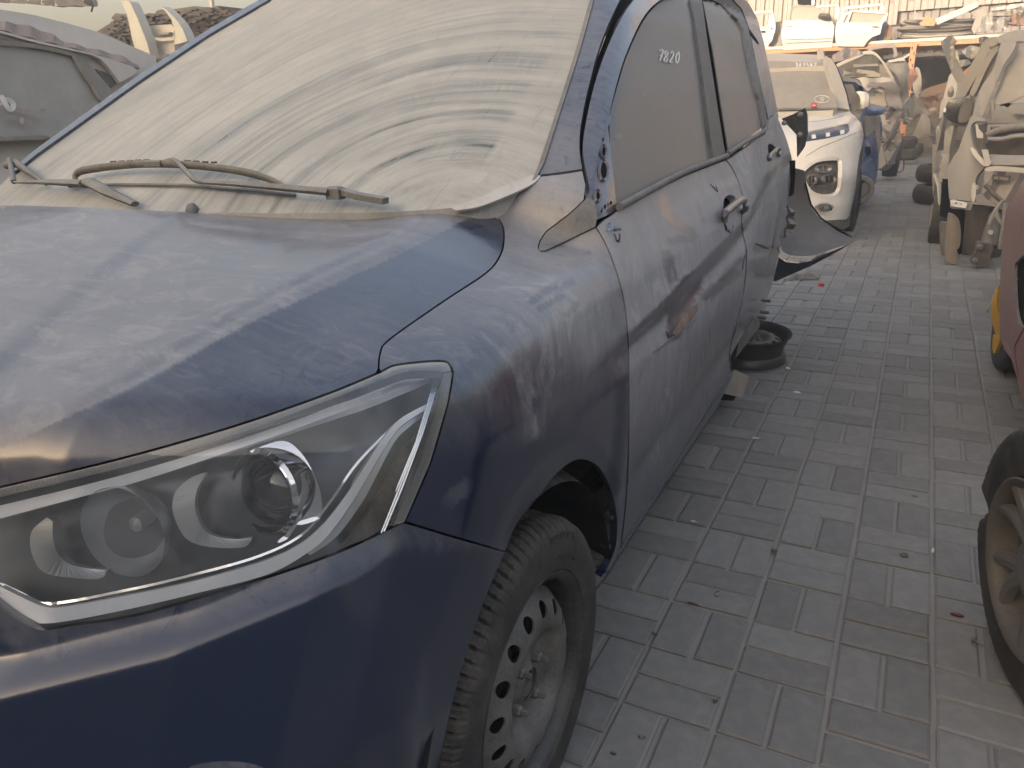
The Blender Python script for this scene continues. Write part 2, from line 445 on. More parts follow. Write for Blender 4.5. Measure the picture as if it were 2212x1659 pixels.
M_dkgrey = dusty('dark_parts', (.035, .035, .037), .6, .1, dust=.2, up=.3)
M_purple = dusty('violet_grey_paint', (.12, .11, .14), .4, .2, dust=.42, up=.3, coat=.4)
M_rust = dusty('rusty_iron', (.13, .05, .025), .85, .1, dust=.25, up=.2)
M_orange = dusty('orange_rack_paint', (.45, .17, .07), .55, 0, dust=.22, up=.2, dcol=(.5, .36, .25))
M_redpl = plain('red_plastic', (.5, .02, .03), .35)
M_whitepl = plain('white_plastic', (.7, .68, .64), .5)
M_maroon = plain('dark_red_plastic', (.10, .012, .018), .35)
M_ink = plain('chalk', (.62, .62, .60), .9)
M_inkblue = plain('blue_white_marker', (.22, .28, .38), .8)
M_inkdark = plain('dark_smear', (.03, .03, .05), .5)

def glassmat(name, dustlo, col=(.42, .385, .325), tint=(.02, .025, .024), arcs=False, spec=.5):
    m, t, b = nodes(name); v = coords(t)
    n1 = noise(t, 2.2, 4, .55, v, .6); n2 = noise(t, 11, 5, .6, v); n3 = noise(t, 240, 2, .6, v)
    k = mth(t, 'ADD', mth(t, 'MULTIPLY', mth(t, 'SUBTRACT', n1, .5), .30), mth(t, 'MULTIPLY', mth(t, 'SUBTRACT', n2, .5), .30))
    k = mth(t, 'ADD', k, mth(t, 'MULTIPLY', mth(t, 'SUBTRACT', n3, .5), .22))
    f = mth(t, 'ADD', k, dustlo)
    if arcs:
        at_ = N_(t, 'ShaderNodeAttribute', attribute_name='wuv'); sp = N_(t, 'ShaderNodeSeparateXYZ'); t.links.new(at_.outputs['Vector'], sp.inputs[0])
        a = mth(t, 'ARCTAN2', sp.outputs[1], sp.outputs[0]); r = mth(t, 'LENGTH', 0) if False else mth(t, 'SQRT', mth(t, 'ADD', mth(t, 'MULTIPLY', sp.outputs[0], sp.outputs[0]), mth(t, 'MULTIPLY', sp.outputs[1], sp.outputs[1])))
        wob = mth(t, 'MULTIPLY', mth(t, 'SUBTRACT', noise(t, 3, 2, .5, v), .5), .05)
        cb = N_(t, 'ShaderNodeCombineXYZ'); t.links.new(mth(t, 'MULTIPLY', mth(t, 'ADD', r, wob), 46.), cb.inputs[0]); t.links.new(mth(t, 'MULTIPLY', a, 1.1), cb.inputs[1])
        fine = noise(t, 1.0, 3, .65, cb.outputs[0])
        cb2 = N_(t, 'ShaderNodeCombineXYZ'); t.links.new(mth(t, 'MULTIPLY', mth(t, 'ADD', r, wob), 11.), cb2.inputs[0]); t.links.new(mth(t, 'MULTIPLY', a, .55), cb2.inputs[1])
        wide = noise(t, 1.0, 2, .5, cb2.outputs[0])
        # the few strong arcs where the blade stopped dragging
        st = None
        for rad, wd, amp in ((.262, .009, .50), (.395, .007, .34), (.435, .004, .15), (.515, .010, .16), (.62, .010, .18), (.655, .018, .12)):
            g = mth(t, 'SUBTRACT', 1.0, ramp(t, mth(t, 'ABSOLUTE', mth(t, 'SUBTRACT', mth(t, 'ADD', r, mth(t, 'MULTIPLY', wob, .35)), rad)), wd*.25, wd*1.9))
            g = mth(t, 'MULTIPLY', g, amp); st = g if st is None else mth(t, 'ADD', st, g)
        st = mth(t, 'MULTIPLY', st, ramp(t, noise(t, 5, 3, .6, v), .3, .6, .35, 1.0))
        reg = mth(t, 'MULTIPLY', ramp(t, a, 1.47, 1.54, 1., 0.), ramp(t, r, .80, .92, 1., .0))      # where the blade swept
        reg = mth(t, 'MULTIPLY', reg, ramp(t, r, .12, .22))
        # two broad sets: sweeps everywhere, strongest inside the swept fan
        arc = mth(t, 'ADD', mth(t, 'MULTIPLY', mth(t, 'SUBTRACT', ramp(t, fine, .40, .72), .0), .27), mth(t, 'MULTIPLY', ramp(t, wide, .45, .75), .22))
        allr = mth(t, 'ADD', mth(t, 'MULTIPLY', reg, .55), .75)
        f = mth(t, 'SUBTRACT', f, mth(t, 'MULTIPLY', arc, allr)); f = mth(t, 'SUBTRACT', f, mth(t, 'MULTIPLY', st, reg))
        # short radial ticks where the blade chattered
        cb3 = N_(t, 'ShaderNodeCombineXYZ'); t.links.new(mth(t, 'MULTIPLY', a, 60.), cb3.inputs[0]); t.links.new(mth(t, 'MULTIPLY', r, 9.), cb3.inputs[1])
        tick = mth(t, 'MULTIPLY', ramp(t, noise(t, 1.0, 2, .5, cb3.outputs[0]), .55, .75), mth(t, 'MULTIPLY', ramp(t, r, .45, .5), ramp(t, r, .62, .70, 1., 0.)))
        f = mth(t, 'ADD', f, mth(t, 'MULTIPLY', mth(t, 'MULTIPLY', tick, mth(t, 'MULTIPLY', ramp(t, a, .7, 1.0), ramp(t, a, 1.47, 1.53, 1., 0.))), .12))
        # runs of dried water
        vr = coords(t, (30, 3, 3)); run = ramp(t, noise(t, 2.0, 4, .6, vr, 1.2), .60, .72)
        f = mth(t, 'SUBTRACT', f, mth(t, 'MULTIPLY', run, .15))
    c = N_(t, 'ShaderNodeClamp'); t.links.new(f, c.inputs[0]); c.inputs[2].default_value = .98; f = c.outputs[0]
    t.links.new(mixc(t, f, tint, mixc(t, n2, tuple(x*.93 for x in col), tuple(x*1.07 for x in col))), b.inputs['Base Color'])
    t.links.new(mixf(t, f, .06, .85), b.inputs['Roughness']); b.inputs['Specular IOR Level'].default_value = spec
    return m
M_wind = glassmat('dusty_windscreen', .86, col=(.455, .44, .40), tint=(.07, .09, .08), arcs=True, spec=.4)
M_glass = glassmat('dusty_side_glass', .56, col=(.26, .25, .235), tint=(.02, .021, .021), spec=.35)
M_glass2 = glassmat('dusty_far_glass', .74, col=(.38, .35, .30), tint=(.05, .05, .05))

m, t, b = nodes('lamp_lens')
t.nodes.remove(b); out = t.nodes['Material Output']
tr = N_(t, 'ShaderNodeBsdfTransparent'); tr.inputs[0].default_value = (.93, .94, .95, 1)
gl = N_(t, 'ShaderNodeBsdfGlossy'); gl.inputs['Roughness'].default_value = .04; gl.inputs[0].default_value = (1, 1, 1, 1)
df = N_(t, 'ShaderNodeBsdfDiffuse'); df.inputs[0].default_value = (.62, .66, .70, 1)
fr = N_(t, 'ShaderNodeFresnel'); fr.inputs[0].default_value = 1.5
v = coords(t); dn = ramp(t, noise(t, 9, 6, .7, v, .5), .35, .75, .03, .14)
ms = N_(t, 'ShaderNodeMixShader'); t.links.new(mth(t, 'MULTIPLY', fr.outputs[0], 1.5), ms.inputs[0]); t.links.new(tr.outputs[0], ms.inputs[1]); t.links.new(gl.outputs[0], ms.inputs[2])
m2 = N_(t, 'ShaderNodeMixShader'); t.links.new(dn, m2.inputs[0]); t.links.new(ms.outputs[0], m2.inputs[1]); t.links.new(df.outputs[0], m2.inputs[2])
t.links.new(m2.outputs[0], out.inputs[0]); M_lens = m

# ================================================================== THE BLUE CAR
AX = (0.986, 0.30)            # front axle: Y, z
def HZ(X, Y):
    zr = I(Y, [0, .25, .40, .56, .76, .9, 1.09, 1.2, 1.31, 1.55, 1.9], [.80, .91, .965, .995, 1.03, 1.048, 1.068, 1.077, 1.085, 1.095, 1.10])
    xr = I(Y, [.2, .4, .56, .76, .9, 1.09, 1.31, 1.55], [-.85, -.82, -.80, -.81, -.81, -.81, -.84, -.88])
    out = X-xr; inn = (X-xr)/(-1.34-xr)
    x2 = I(Y, [.2, .53, .96, 1.14, 1.28, 1.5], [-.88, -1.02, -1.27, -1.36, -1.43, -1.5])
    z_in = zr+.022*np.clip(inn, 0, 1.5)-.006*sst((X-x2)/.05+.5)*np.clip(inn, 0, .3)/.3
    far = -1.87-X
    z = np.where(out > 0, zr-.24*out-.9*np.clip(out-.30, 0, 1)**2, z_in-.2*np.clip(far, 0, 1))
    k = np.exp(-(out/.012)**2)*.004
    z = z+.022*np.exp(-((X+.80)/.13)**2-((Y-1.40)/.16)**2)
    return z-k+.012*(-1.34-X)*(X < -1.34)
def SXz(z): return I(z, [.1, .18, .25, .35, .5, .7, .85, .95, 1.03, 1.09, 1.3, 1.5, 1.62, 1.7], [-.60, -.56, -.535, -.51, -.485, -.472, -.468, -.478, -.497, -.522, -.615, -.72, -.81, -.95])
def side(Y, z, r):
    s = SXz(z)
    s = s-.30*np.clip(.80-Y, 0, 1)**2
    s = s-.15*sst((.185-r)/.045)
    # shoulder crease with the hollow under it
    zc = I(Y, [.9, 1.38, 2.45, 3.2], [.83, .868, .925, .985]); d = zc-z; amp = sst((Y-1.0)/.5)
    wd = I(Y, [1.4, 1.75, 2.45, 3.1], [.050, .075, .060, .05])
    s = s+amp*np.where(d < 0, .010*np.exp(np.minimum(d, 0)/.07), np.where(d < wd, .010-.024*sst(d/wd), -.014+.016*sst((d-wd)/.05)*np.exp(-np.maximum(d-wd-.05, 0)/.5)))
    # hollow along the foot of the doors
    zs = I(Y, [1.3, 2.8], [.47, .50]); q = (z-zs)/.045; s = s-.013*np.exp(-q*q)*sst((Y-1.35)/.15)
    # turned lip of the wheel arch
    rr = np.sqrt((Y-AX[0])**2+(z-AX[1])**2); s = s-.020*np.clip(1-(rr-.375)/.075, 0, 1)*(z > .2)*(Y < 1.45)*sst((Y-.78)/.2)
    # dents
    for y0, z0, w0, h0, a in ((1.93, .80, .14, .05, .010), (2.05, .72, .22, .05, -.006), (2.75, .70, .16, .10, .014), (2.42, .72, .22, .09, -.008), (2.62, .98, .05, .10, .010)):
        s = s-a*np.exp(-((Y-y0)/w0)**2-((z-z0)/h0)**2)
    return s
def Wz(X, Y):
    u = np.clip((X+1.34)/.68, -1.3, 1.3)
    return 1.141+.545*(Y-1.40+.13*(1-u*u))-.012*np.clip(Y-1.6, 0, 3)**2+.020*np.clip(-.66-X, 0, 2)
def zline(X): return I(X, [-1.0, -.85, -.66, -.5], [.70, .735, .765, .815])
def Fbody(P, r):
    X, Y, z = P[:, 0], P[:, 1], P[:, 2]
    SX = side(Y, z, r)
    fy = I(X, [-2.2, -1.34, -1.0, -.8, -.65, -.55, -.5, -.47, -.44], [.7, .19, .255, .335, .44, .53, .60, .68, .80])+.50*np.clip(z-.7, -.12, .5)+.10*np.clip(.58-z, 0, 1)
    front = fy-Y
    low = smax(smax(z-HZ(X, Y), X-SX, .055), front, .045)
    lip = .028*sst((zline(X)-z)/.035)*sst((.66-Y)/.10)
    low = low-lip
    cab = smax(z-Wz(X, Y), X-SX+.004, .05)
    cab = smax(cab, 1.36-Y, .05)
    return smin(low, cab, .05)
def Fws(P, r): return P[:, 2]-Wz(P[:, 0], P[:, 1])
def patch(p, x0, y0, x1, y1, w_, soft=.4):
    """a rubbed stroke from one photo point to another, with a ragged edge"""
    d = np.array([x1-x0, y1-y0], float); L = np.linalg.norm(d); d /= L; q = p-np.array([x0, y0]); u = q@d; v = q@np.array([-d[1], d[0]])
    e = np.sqrt((np.clip(np.abs(u-L/2)-L/2, 0, 1e9)/w_)**2+(v/w_)**2)+.18*np.sin(p[:, 0]*.9+p[:, 1]*.3)*np.cos(p[:, 1]*.7)
    return sst((1.1-e)/soft)
def pxn(p, x, y, w_, h_): return np.exp(-((p[:, 0]-x)/w_)**2-((p[:, 1]-y)/h_)**2)

car = thing('parked_car', (-1.34, 2.2, 0), 'dusty dark blue hatchback with big headlamp and smeared windscreen, nearest to the camera', 'car')
# outlines, in photo coordinates
hood_side = cr([(818, 797), (822, 762), (842, 733), (960, 650), (1050, 590), (1080, 553), (1089, 518), (1085, 485), (1062, 458), (1030, 441)])
lamp_top = cr([(-60, 1066), (0, 1052), (250, 993), (500, 922), (700, 853), (822, 803)])
lamp_tip = cr([(822, 803), (850, 789), (900, 782), (945, 779), (968, 783), (979, 803)])
lamp_right = cr([(979, 803), (968, 870), (930, 1000), (876, 1126)])
lamp_bot = cr([(876, 1126), (760, 1182), (640, 1228), (500, 1272), (300, 1329), (150, 1353), (90, 1360), (45, 1342), (0, 1312), (-60, 1262)])
hood_rear = cr([(1030, 441), (930, 450), (820, 457), (620, 459), (430, 457), (200, 447), (0, 440), (-150, 435)])
RIDGE = [(1039, 452), (947, 504), (837, 559), (679, 631), (542, 693), (300, 826), (0, 965), (-200, 1056)]
def d_hood(p, P):
    x, y = p[:, 0], p[:, 1]
    ridge = I(y, [452, 504, 559, 631, 693, 826, 965, 1056], [1039, 947, 837, 679, 542, 300, 0, -200])
    top = sst((ridge-x)/9+.9)
    n = .36*top+.03+.05*sst((560-y)/120)
    n += .10*pxn(p, 560, 800, 260, 60)+.12*pxn(p, 760, 720, 120, 90)+.10*pxn(p, 150, 870, 300, 60)
    n += .10*sst((560-y)/120)
    arch = ((x-140)/260)**2+((y-620)/160)**2
    n += .10*(arch < 1)*top
    return n
hood = sheet('hood', lamp_top[:-1]+hood_side[:-1]+hood_rear[:-1]+[(-300, 450), (-620, 700), (-640, 1000), (-300, 1115)], Fbody, M_paint, car, step=8, gap=2.2, thick=.02, dust=d_hood, lines=[RIDGE, [(a-9, b) for a, b in RIDGE]])
def d_fender(p, P):
    x, y = p[:, 0], p[:, 1]
    n = .10+.36*sst((900-y)/420)-.10*sst((y-I(x, [1100, 1240, 1350], [980, 830, 690]))/40)+.18*sst((x-1000)/250)*sst((1000-y)/300)
    n += .34*pxn(p, 1235, 690, 90, 80)+.2*pxn(p, 1180, 420, 90, 50)-.34*patch(p, 1150, 650, 1200, 615, 9)-.34*patch(p, 1165, 668, 1215, 640, 7)-.3*patch(p, 1205, 625, 1235, 610, 8)-.3*patch(p, 1225, 680, 1250, 655, 8)-.2*patch(p, 1095, 700, 1110, 716, 5)+.16*patch(p, 1090, 760, 1150, 850, 12)+.14*patch(p, 1120, 820, 1160, 940, 10)+.2*patch(p, 960, 1090, 1010, 1050, 22)
    n -= .28*sst((y-900)/220)*(x > 900)
    n += .10*pxn(p, 1150, 930, 26, 46)+.22*pxn(p, 985, 1070, 46, 40)*.8+.12*pxn(p, 1270, 800, 30, 90)
    return n
arch_f = cr([(1092, 1192), (1120, 1128), (1165, 1072), (1205, 1022), (1247, 994), (1288, 1006), (1315, 1050), (1330, 1108), (1330, 1170), (1316, 1215), (1298, 1247)])
hinge = cr([(1287, 490), (1312, 535), (1337, 605), (1352, 680), (1358, 780), (1358, 950), (1352, 1080), (1340, 1190)])
fen = hood_side[::-1][:-1]+lamp_tip[:-1]+lamp_right[:-1]+[(876, 1127), (985, 1160)]+arch_f+[(1322, 1222), (1340, 1190)]+hinge[::-1][1:]
quarter_in = cr([(1287, 490), (1235, 515), (1180, 541)])+cr([(1180, 541), (1166, 540), (1165, 525), (1180, 500)])[1:]+cr([(1180, 500), (1230, 462), (1262, 432)])[1:]
fen = hood_side[::-1][:-1]+lamp_tip[:-1]+lamp_right[:-1]+[(876, 1127), (985, 1160)]+arch_f+[(1322, 1222)]+hinge[::-1]+quarter_in[1:]+[(1266, 400), (1259, 368), (1215, 375), (1160, 381), (1120, 398), (1080, 420)]
fender = sheet('fender', fen, Fbody, M_paint, car, step=6.5, gap=1.6, thick=.018, dust=d_fender)
tri_trim = sheet('fender_trim', quarter_in+[(1266, 425), (1285, 432), (1291, 470)], Fbody, M_rub, car, step=10, gap=1.2, thick=.015, dust=.4, level=.004)
# bumper
def d_bump(p, P):
    x, y = p[:, 0], p[:, 1]
    edge = I(x, [0, 100, 500, 870], [1330, 1370, 1280, 1130])
    n = .20*sst((edge+95-y)/60)-.10
    n += .14*pxn(p, 200, 1520, 200, 30)-.05*sst((y-1450)/100)+.10*pxn(p, 60, 1600, 90, 60)
    return n
arch_front = cr([(1092, 1192), (1058, 1270), (1025, 1360), (995, 1455), (968, 1560), (945, 1680), (935, 1760)])
bumper = sheet('front_bumper', lamp_bot[::-1][:-1]+[(876, 1130), (985, 1163)]+arch_front+[(700, 1780), (300, 1800), (-200, 1800), (-420, 1500), (-200, 1290)], Fbody, M_paint, car, step=12, gap=1.2, thick=.02, dust=d_bump)
fog = sheet('fog_lamp_bezel', cr([(395, 1672), (420, 1655), (480, 1646), (540, 1650), (580, 1668), (600, 1700)])+[(600, 1730), (395, 1730)], Fbody, M_paint, car, step=12, level=.003, thick=.02, dust=.16)
# windscreen
def wuv(P):
    px0, py0 = -.775, 1.235                         # the wiper pivot
    u = (P[:, 0]-px0); v_ = (P[:, 1]-py0)/math.cos(math.atan(.545))
    return np.stack([-u, v_, np.zeros(len(P))], 1)
ws_right = cr([(1282, -30), (1268, 20), (1240, 120), (1200, 245), (1165, 350), (1150, 388)])
ws = [(600, -12), (450, 75), (300, 175), (170, 268), (80, 332), (30, 372), (-30, 430), (-60, 445)]+[(0, 444), (200, 450), (430, 459), (620, 461), (820, 459), (930, 453), (1030, 444)]+ws_right[::-1]+[(1100, -120), (800, -120)]
wind = sheet('windscreen', ws, Fws, M_wind, car, step=16, thick=.001, level=-.004, uv=wuv, t1=6)
strip = sheet('windscreen_seal', inset([(600, -12), (450, 75), (300, 175), (170, 268), (80, 332), (30, 372), (24, 366), (72, 326), (165, 258), (295, 165), (445, 66), (592, -20)], 0), Fws, M_paint, car, step=8, thick=.02, level=.006, dust=.1, t1=6)
seal2 = sheet('windscreen_seal', ws_right+[(1160, 380)]+cr([(1175, 352), (1209, 245), (1249, 120), (1277, 20), (1290, -30)]), Fws, M_rub, car, step=8, thick=.012, level=.004, dust=.3, t1=6)
_b = cast(resample([(-60, 445), (0, 444), (200, 450), (430, 459), (620, 461), (820, 459), (930, 453), (1030, 444), (1090, 420), (1150, 392)], 12, closed=False), Fws, t1=6, level=-.004)
_n = len(_b); _V = [tuple(p) for p in _b]+[tuple(p+np.array([0, .02, -.10])) for p in _b]
mesh('cowl_apron', _V, [(i, i+1, i+1+_n, i+_n) for i in range(_n-1)], M_cowl, car)
cowl = sheet('cowl_panel', cr([(975, 449), (1040, 424), (1090, 400), (1150, 378)])+cr([(1168, 379), (1152, 396), (1100, 421), (1035, 446), (985, 454)]), Fws, M_cowl, car, step=8, thick=.004, level=.002, t1=6)
# A pillar and door frame
def d_pil(p, P): return .26+.22*pxn(p, 1215, 330, 60, 60)+.0*p[:, 0]
pil = sheet('front_pillar', cr([(1163, 379), (1190, 300), (1225, 190), (1262, 75), (1290, -30)])+cr([(1372, -60), (1340, 0), (1300, 90), (1272, 190), (1256, 270), (1253, 320), (1259, 366)])+[(1210, 373)], Fbody, M_paint, car, step=9, gap=1.3, thick=.02, dust=d_pil)
frame_in = cr([(1316, 250), (1332, 185), (1352, 120), (1388, 42), (1425, 2), (1470, -14)])
frame_out = cr([(1267, 378), (1258, 320), (1266, 258), (1284, 180), (1312, 100), (1350, 25), (1400, -40)])
frm = sheet('door_frame', frame_out+[(1440, -60), (1475, -40)]+frame_in[::-1]+[(1290, 345), (1275, 410)], Fbody, M_paint, car, step=9, gap=1, thick=.03, dust=.24, level=.004)
def d_door(p, P):
    x, y = p[:, 0], p[:, 1]; Y, z = P[:, 1], P[:, 2]
    zc = I(Y, [.9, 1.38, 2.45, 3.2], [.83, .868, .925, .985])
    wd = I(Y, [1.4, 1.75, 2.45, 3.1], [.050, .075, .060, .05])
    n = .72+.06*sst((z-zc)/.05)-.40*sst((zc-.05-z)/.30)-.50*sst((zc-z)/.008+.5)*sst((z-(zc-wd))/.014+.5)*sst((Y-1.3)/.1)  # last term thins the dust under the crease to deepen its shade
    n -= .50*patch(p, 1430, 428, 1444, 468, 11)+.34*patch(p, 1452, 478, 1492, 500, 10)+.36*patch(p, 1440, 550, 1452, 600, 13)+.3*patch(p, 1450, 520, 1500, 512, 9)+.3*patch(p, 1506, 440, 1520, 480, 4)
    n -= .62*np.maximum(patch(p, 1492, 615, 1466, 660, 26), patch(p, 1460, 660, 1455, 720, 18))+.3*patch(p, 1520, 640, 1590, 590, 12)+.25*patch(p, 1560, 600, 1600, 560, 9)
    n -= .22*pxn(p, 1595, 385, 14, 22)+.2*pxn(p, 1325, 500, 16, 14)
    n -= .16*sst((y-900)/200)
    return n
belt_f = cr([(1337, 453), (1400, 420), (1480, 379), (1568, 345)])
rear_f = cr([(1574, 352), (1584, 368), (1598, 400), (1606, 440), (1602, 470), (1605, 505), (1612, 540), (1611, 590), (1604, 645), (1592, 697), (1578, 748), (1576, 775), (1580, 800)])
dbot = [(1580, 800), (1545, 862), (1500, 935), (1440, 1030), (1390, 1105), (1348, 1168)]
fd = [(1287, 490), (1313, 470), (1331, 460)]+belt_f+rear_f+dbot[1:]+hinge[::-1][1:-1]
handle_hole = cr(CS([(1268, 900), (1300, 878), (1338, 890), (1352, 925), (1335, 965), (1290, 1005), (1262, 990), (1258, 945)]), closed=True, n=3)
fdoor = sheet('front_door', fd, Fbody, M_paint, car, step=6, gap=1.6, thick=.02, dust=d_door, holes=[handle_hole])
cup = sheet('handle_cup', inset(handle_hole, -2), Fbody, M_gap, fdoor, step=6, level=-.03, thick=.0)
sail = sheet('mirror_mount', CS([(445, 300), (392, 290), (300, 560), (232, 860), (300, 1010), (330, 1060), (400, 1030), (478, 985), (440, 640), (410, 380)]), Fbody, M_paintin, fdoor, step=7, level=-.010, thick=.012)
for (hx, hy, hw, hh) in ((377, 700, 24, 62), (378, 560, 14, 34), (372, 470, 9, 16), (335, 885, 15, 30), (432, 938, 9, 16), (388, 965, 8, 18), (363, 1000, 6, 14)):
    q = [(hx+hw*math.cos(a), hy+hh*math.sin(a)) for a in np.linspace(0, 2*PI, 16)[:-1]]
    sheet('mount_hole', CS(q), Fbody, M_gap, sail, step=4, level=-.006, thick=.0)
    if hw > 12:
        ribbon('mount_rim', [CS([(hx+(hw+7)*math.cos(a), hy+(hh+10)*math.sin(a)) for a in np.linspace(0, 2*PI, 22)])], Fbody, .006, M_paintin, sail, level=-.008, lift=.003, thick=.004)
sill = sheet('sill', [(1340, 1186), (1348, 1170)]+dbot[::-1][1:]+[(1584, 812), (1560, 860), (1548, 884), (1500, 955), (1440, 1045), (1380, 1135), (1309, 1240), (1322, 1222)], Fbody, M_paint, car, step=8, gap=1, thick=.03, level=-.004, dust=.26)
# belt mouldings
tube('belt_moulding', cast(resample(cr([(1338, 447), (1400, 413), (1480, 371), (1570, 337)]), 12, closed=False), Fbody, level=.006), .0085, M_rub, fdoor, seg=8)
# handle
hp = cast(CS([(1272, 1065), (1268, 1020), (1300, 985), (1345, 950), (1390, 918), (1418, 930), (1422, 975), (1405, 1000)]), Fbody, level=.024)
hp[0] = cast(CS([(1275, 1068)]), Fbody, level=-.004)[0]; hp[-1] = cast(CS([(1402, 1000)]), Fbody, level=-.004)[0]
tube('door_handle', cr(hp, 5), np.interp(np.linspace(0, 1, len(cr(hp, 5))), [0, .2, .6, 1], [.007, .011, .011, .008]), M_handle, fdoor, seg=10)
ribbon('handle_cap', [CS([(1262, 1085), (1275, 1140), (1310, 1145), (1330, 1100)])], Fbody, .012, M_paint, fdoor)
# glass
gl_f = cr([(1316, 248), (1334, 185), (1354, 122), (1390, 45), (1428, 4), (1472, -10)])+[(1488, -10), (1500, 60), (1520, 190), (1540, 345), (1480, 374), (1400, 415), (1334, 447), (1326, 400), (1318, 320)]
g1 = sheet('window_glass', gl_f, Fbody, M_glass, fdoor, step=11, level=-.014, thick=.004)
for (x, y, r_) in ((1391, 204, 5), (1447, 191, 6), (1336, 295, 9)):
    sheet('water_spot', [(x+r_*math.cos(a), y+r_*.9*math.sin(a)) for a in np.linspace(0, 2*PI, 13)[:-1]], Fbody, M_spot, g1, step=6, level=-.0135, thick=0)
bp = sheet('middle_pillar', [(1484, -30), (1512, -30), (1530, 100), (1550, 230), (1567, 334), (1543, 345), (1534, 290), (1516, 150), (1500, 40)], Fbody, M_post, car, step=8, level=-.001, thick=.02)
# inner structure seen in the door gap
sheet('door_gap', [(1255, 320), (1264, 255), (1283, 175), (1308, 100), (1340, 25), (1370, -30), (1386, -30), (1352, 28), (1318, 100), (1290, 180), (1272, 255), (1262, 320), (1268, 375), (1260, 368)], Fbody, M_gap, car, step=8, level=-.022, thick=0)
# rear door and crushed quarter
def d_rear(p, P):
    y = p[:, 1]; x = p[:, 0]
    zc = I(P[:, 1], [.9, 1.38, 2.45, 3.2], [.83, .868, .925, .985]); z = P[:, 2]
    n = .76-.44*sst((y-530)/140)-.34*sst((zc-z)/.01+.5)*sst((z-(zc-.055))/.014+.5)-.35*pxn(p, 1655, 640, 20, 60)  # dust also cut below the crease, painting its shade darker
    band = np.exp(-((y-(539-.0*(x-1640)))/7)**2)*((x > 1630) & (x < 1686)); n -= .55*band
    n -= .15*pxn(p, 1700, 430, 14, 60)
    return n
rear_sil = cr([(1683, 258), (1700, 300), (1712, 345), (1717, 400), (1716, 450), (1718, 488), (1715, 505), (1695, 514), (1689, 530), (1684, 545), (1671, 608), (1658, 650), (1651, 689), (1642, 697)])
rd = belt_f[-1:]+[(1574, 343)]+cr([(1574, 343), (1610, 318), (1650, 290)])[1:]+[(1652, 290), (1656, 262), (1668, 250), (1680, 240)]+rear_sil+[(1626, 689), (1600, 733), (1578, 772)]+rear_f[::-1][3:-1]
hole_r = cr(C1([(450, 1000), (470, 990), (500, 1015), (500, 1040), (470, 1068), (452, 1050)]), closed=True, n=3)
rdoor = sheet('rear_door', rd, Fbody, M_paint, car, step=8, gap=1.4, thick=.02, dust=d_rear, holes=[hole_r])
sheet('handle_cup', inset(hole_r, -2), Fbody, M_gap, rdoor, step=5, level=-.03, thick=0)
hp = cast(C1([(460, 1100), (462, 1075), (490, 1045), (518, 1022), (530, 1040), (522, 1070)]), Fbody, level=.022)
tube('door_handle', cr(hp, 4), .009, M_handle, rdoor, seg=8)
tube('belt_moulding', cast(resample(cr([(1572, 332), (1610, 307), (1650, 282), (1656, 262)]), 10, closed=False), Fbody, level=.006), .0085, M_rub, rdoor, seg=8)
sheet('window_glass', [(1516, -10), (1560, 12), (1598, 45), (1606, 70), (1625, 150), (1640, 215), (1647, 275), (1610, 302), (1574, 326), (1560, 240), (1540, 110)], Fbody, M_glass, rdoor, step=9, level=-.012, thick=.004)
sheet('window_frame', [(1508, -60), (1530, -40), (1560, -20), (1600, 20), (1616, 60), (1634, 140), (1650, 215), (1658, 262), (1648, 276), (1640, 215), (1622, 140), (1606, 62), (1594, 42), (1556, 8), (1516, -12)], Fbody, M_rub, rdoor, step=6, level=.004, thick=.02)
sheet('rear_quarter', [(1540, -80), (1600, -10), (1618, 8), (1636, 40), (1650, 90), (1664, 160), (1676, 222), (1682, 252), (1668, 248), (1660, 258), (1650, 212), (1634, 138), (1618, 58), (1602, 18), (1562, -24), (1532, -44)], Fbody, M_paint, car, step=7, level=-.002, thick=.03, dust=.66)
sheet('quarter_glass', C1([(290, 175), (330, 210), (375, 275), (388, 302), (350, 262), (300, 195)]), Fbody, M_gap, car, step=5, level=.003, thick=.004)
# dents written as dark creases with rust
rustp = sheet('rust_patch', C6([(372, 640), (378, 690), (340, 760), (270, 840), (185, 905), (170, 890), (210, 800), (290, 700)]), Fbody, M_rust, fdoor, step=7, level=.002, thick=.003)
ribbon('scratch', [C6([(0, 1050), (60, 1010), (190, 900), (290, 830), (380, 740)]), C6([(780, 200), (745, 300), (740, 360), (700, 400)]), C6([(590, 470), (520, 560), (480, 620)]), C6([(110, 870), (130, 930)]), CS([(1160, 800), (1215, 860)]), CS([(1200, 810), (1215, 855)])], Fbody, .006, M_inkdark, fdoor)['kind'] = 'stuff'
ribbon('tear_line', [CS([(1490, 1240), (1540, 1262), (1600, 1262), (1650, 1272), (1668, 1300)])], Fbody, .016, M_inkdark, rdoor)
random.seed(3)
runs = []
for i in range(46):
    x = random.uniform(1370, 1600); y = I(x, [1350, 1560], [1080, 800])-random.uniform(-20, 150) if random.random() < .6 else random.uniform(560, 900)
    L = random.uniform(14, 60); runs.append([(x, y), (x-L*.06+random.uniform(-2, 2), y+L)])
ribbon('water_run', runs, Fbody, .0014, M_grey, fdoor, lift=.0005, thick=.0005)['kind'] = 'stuff'
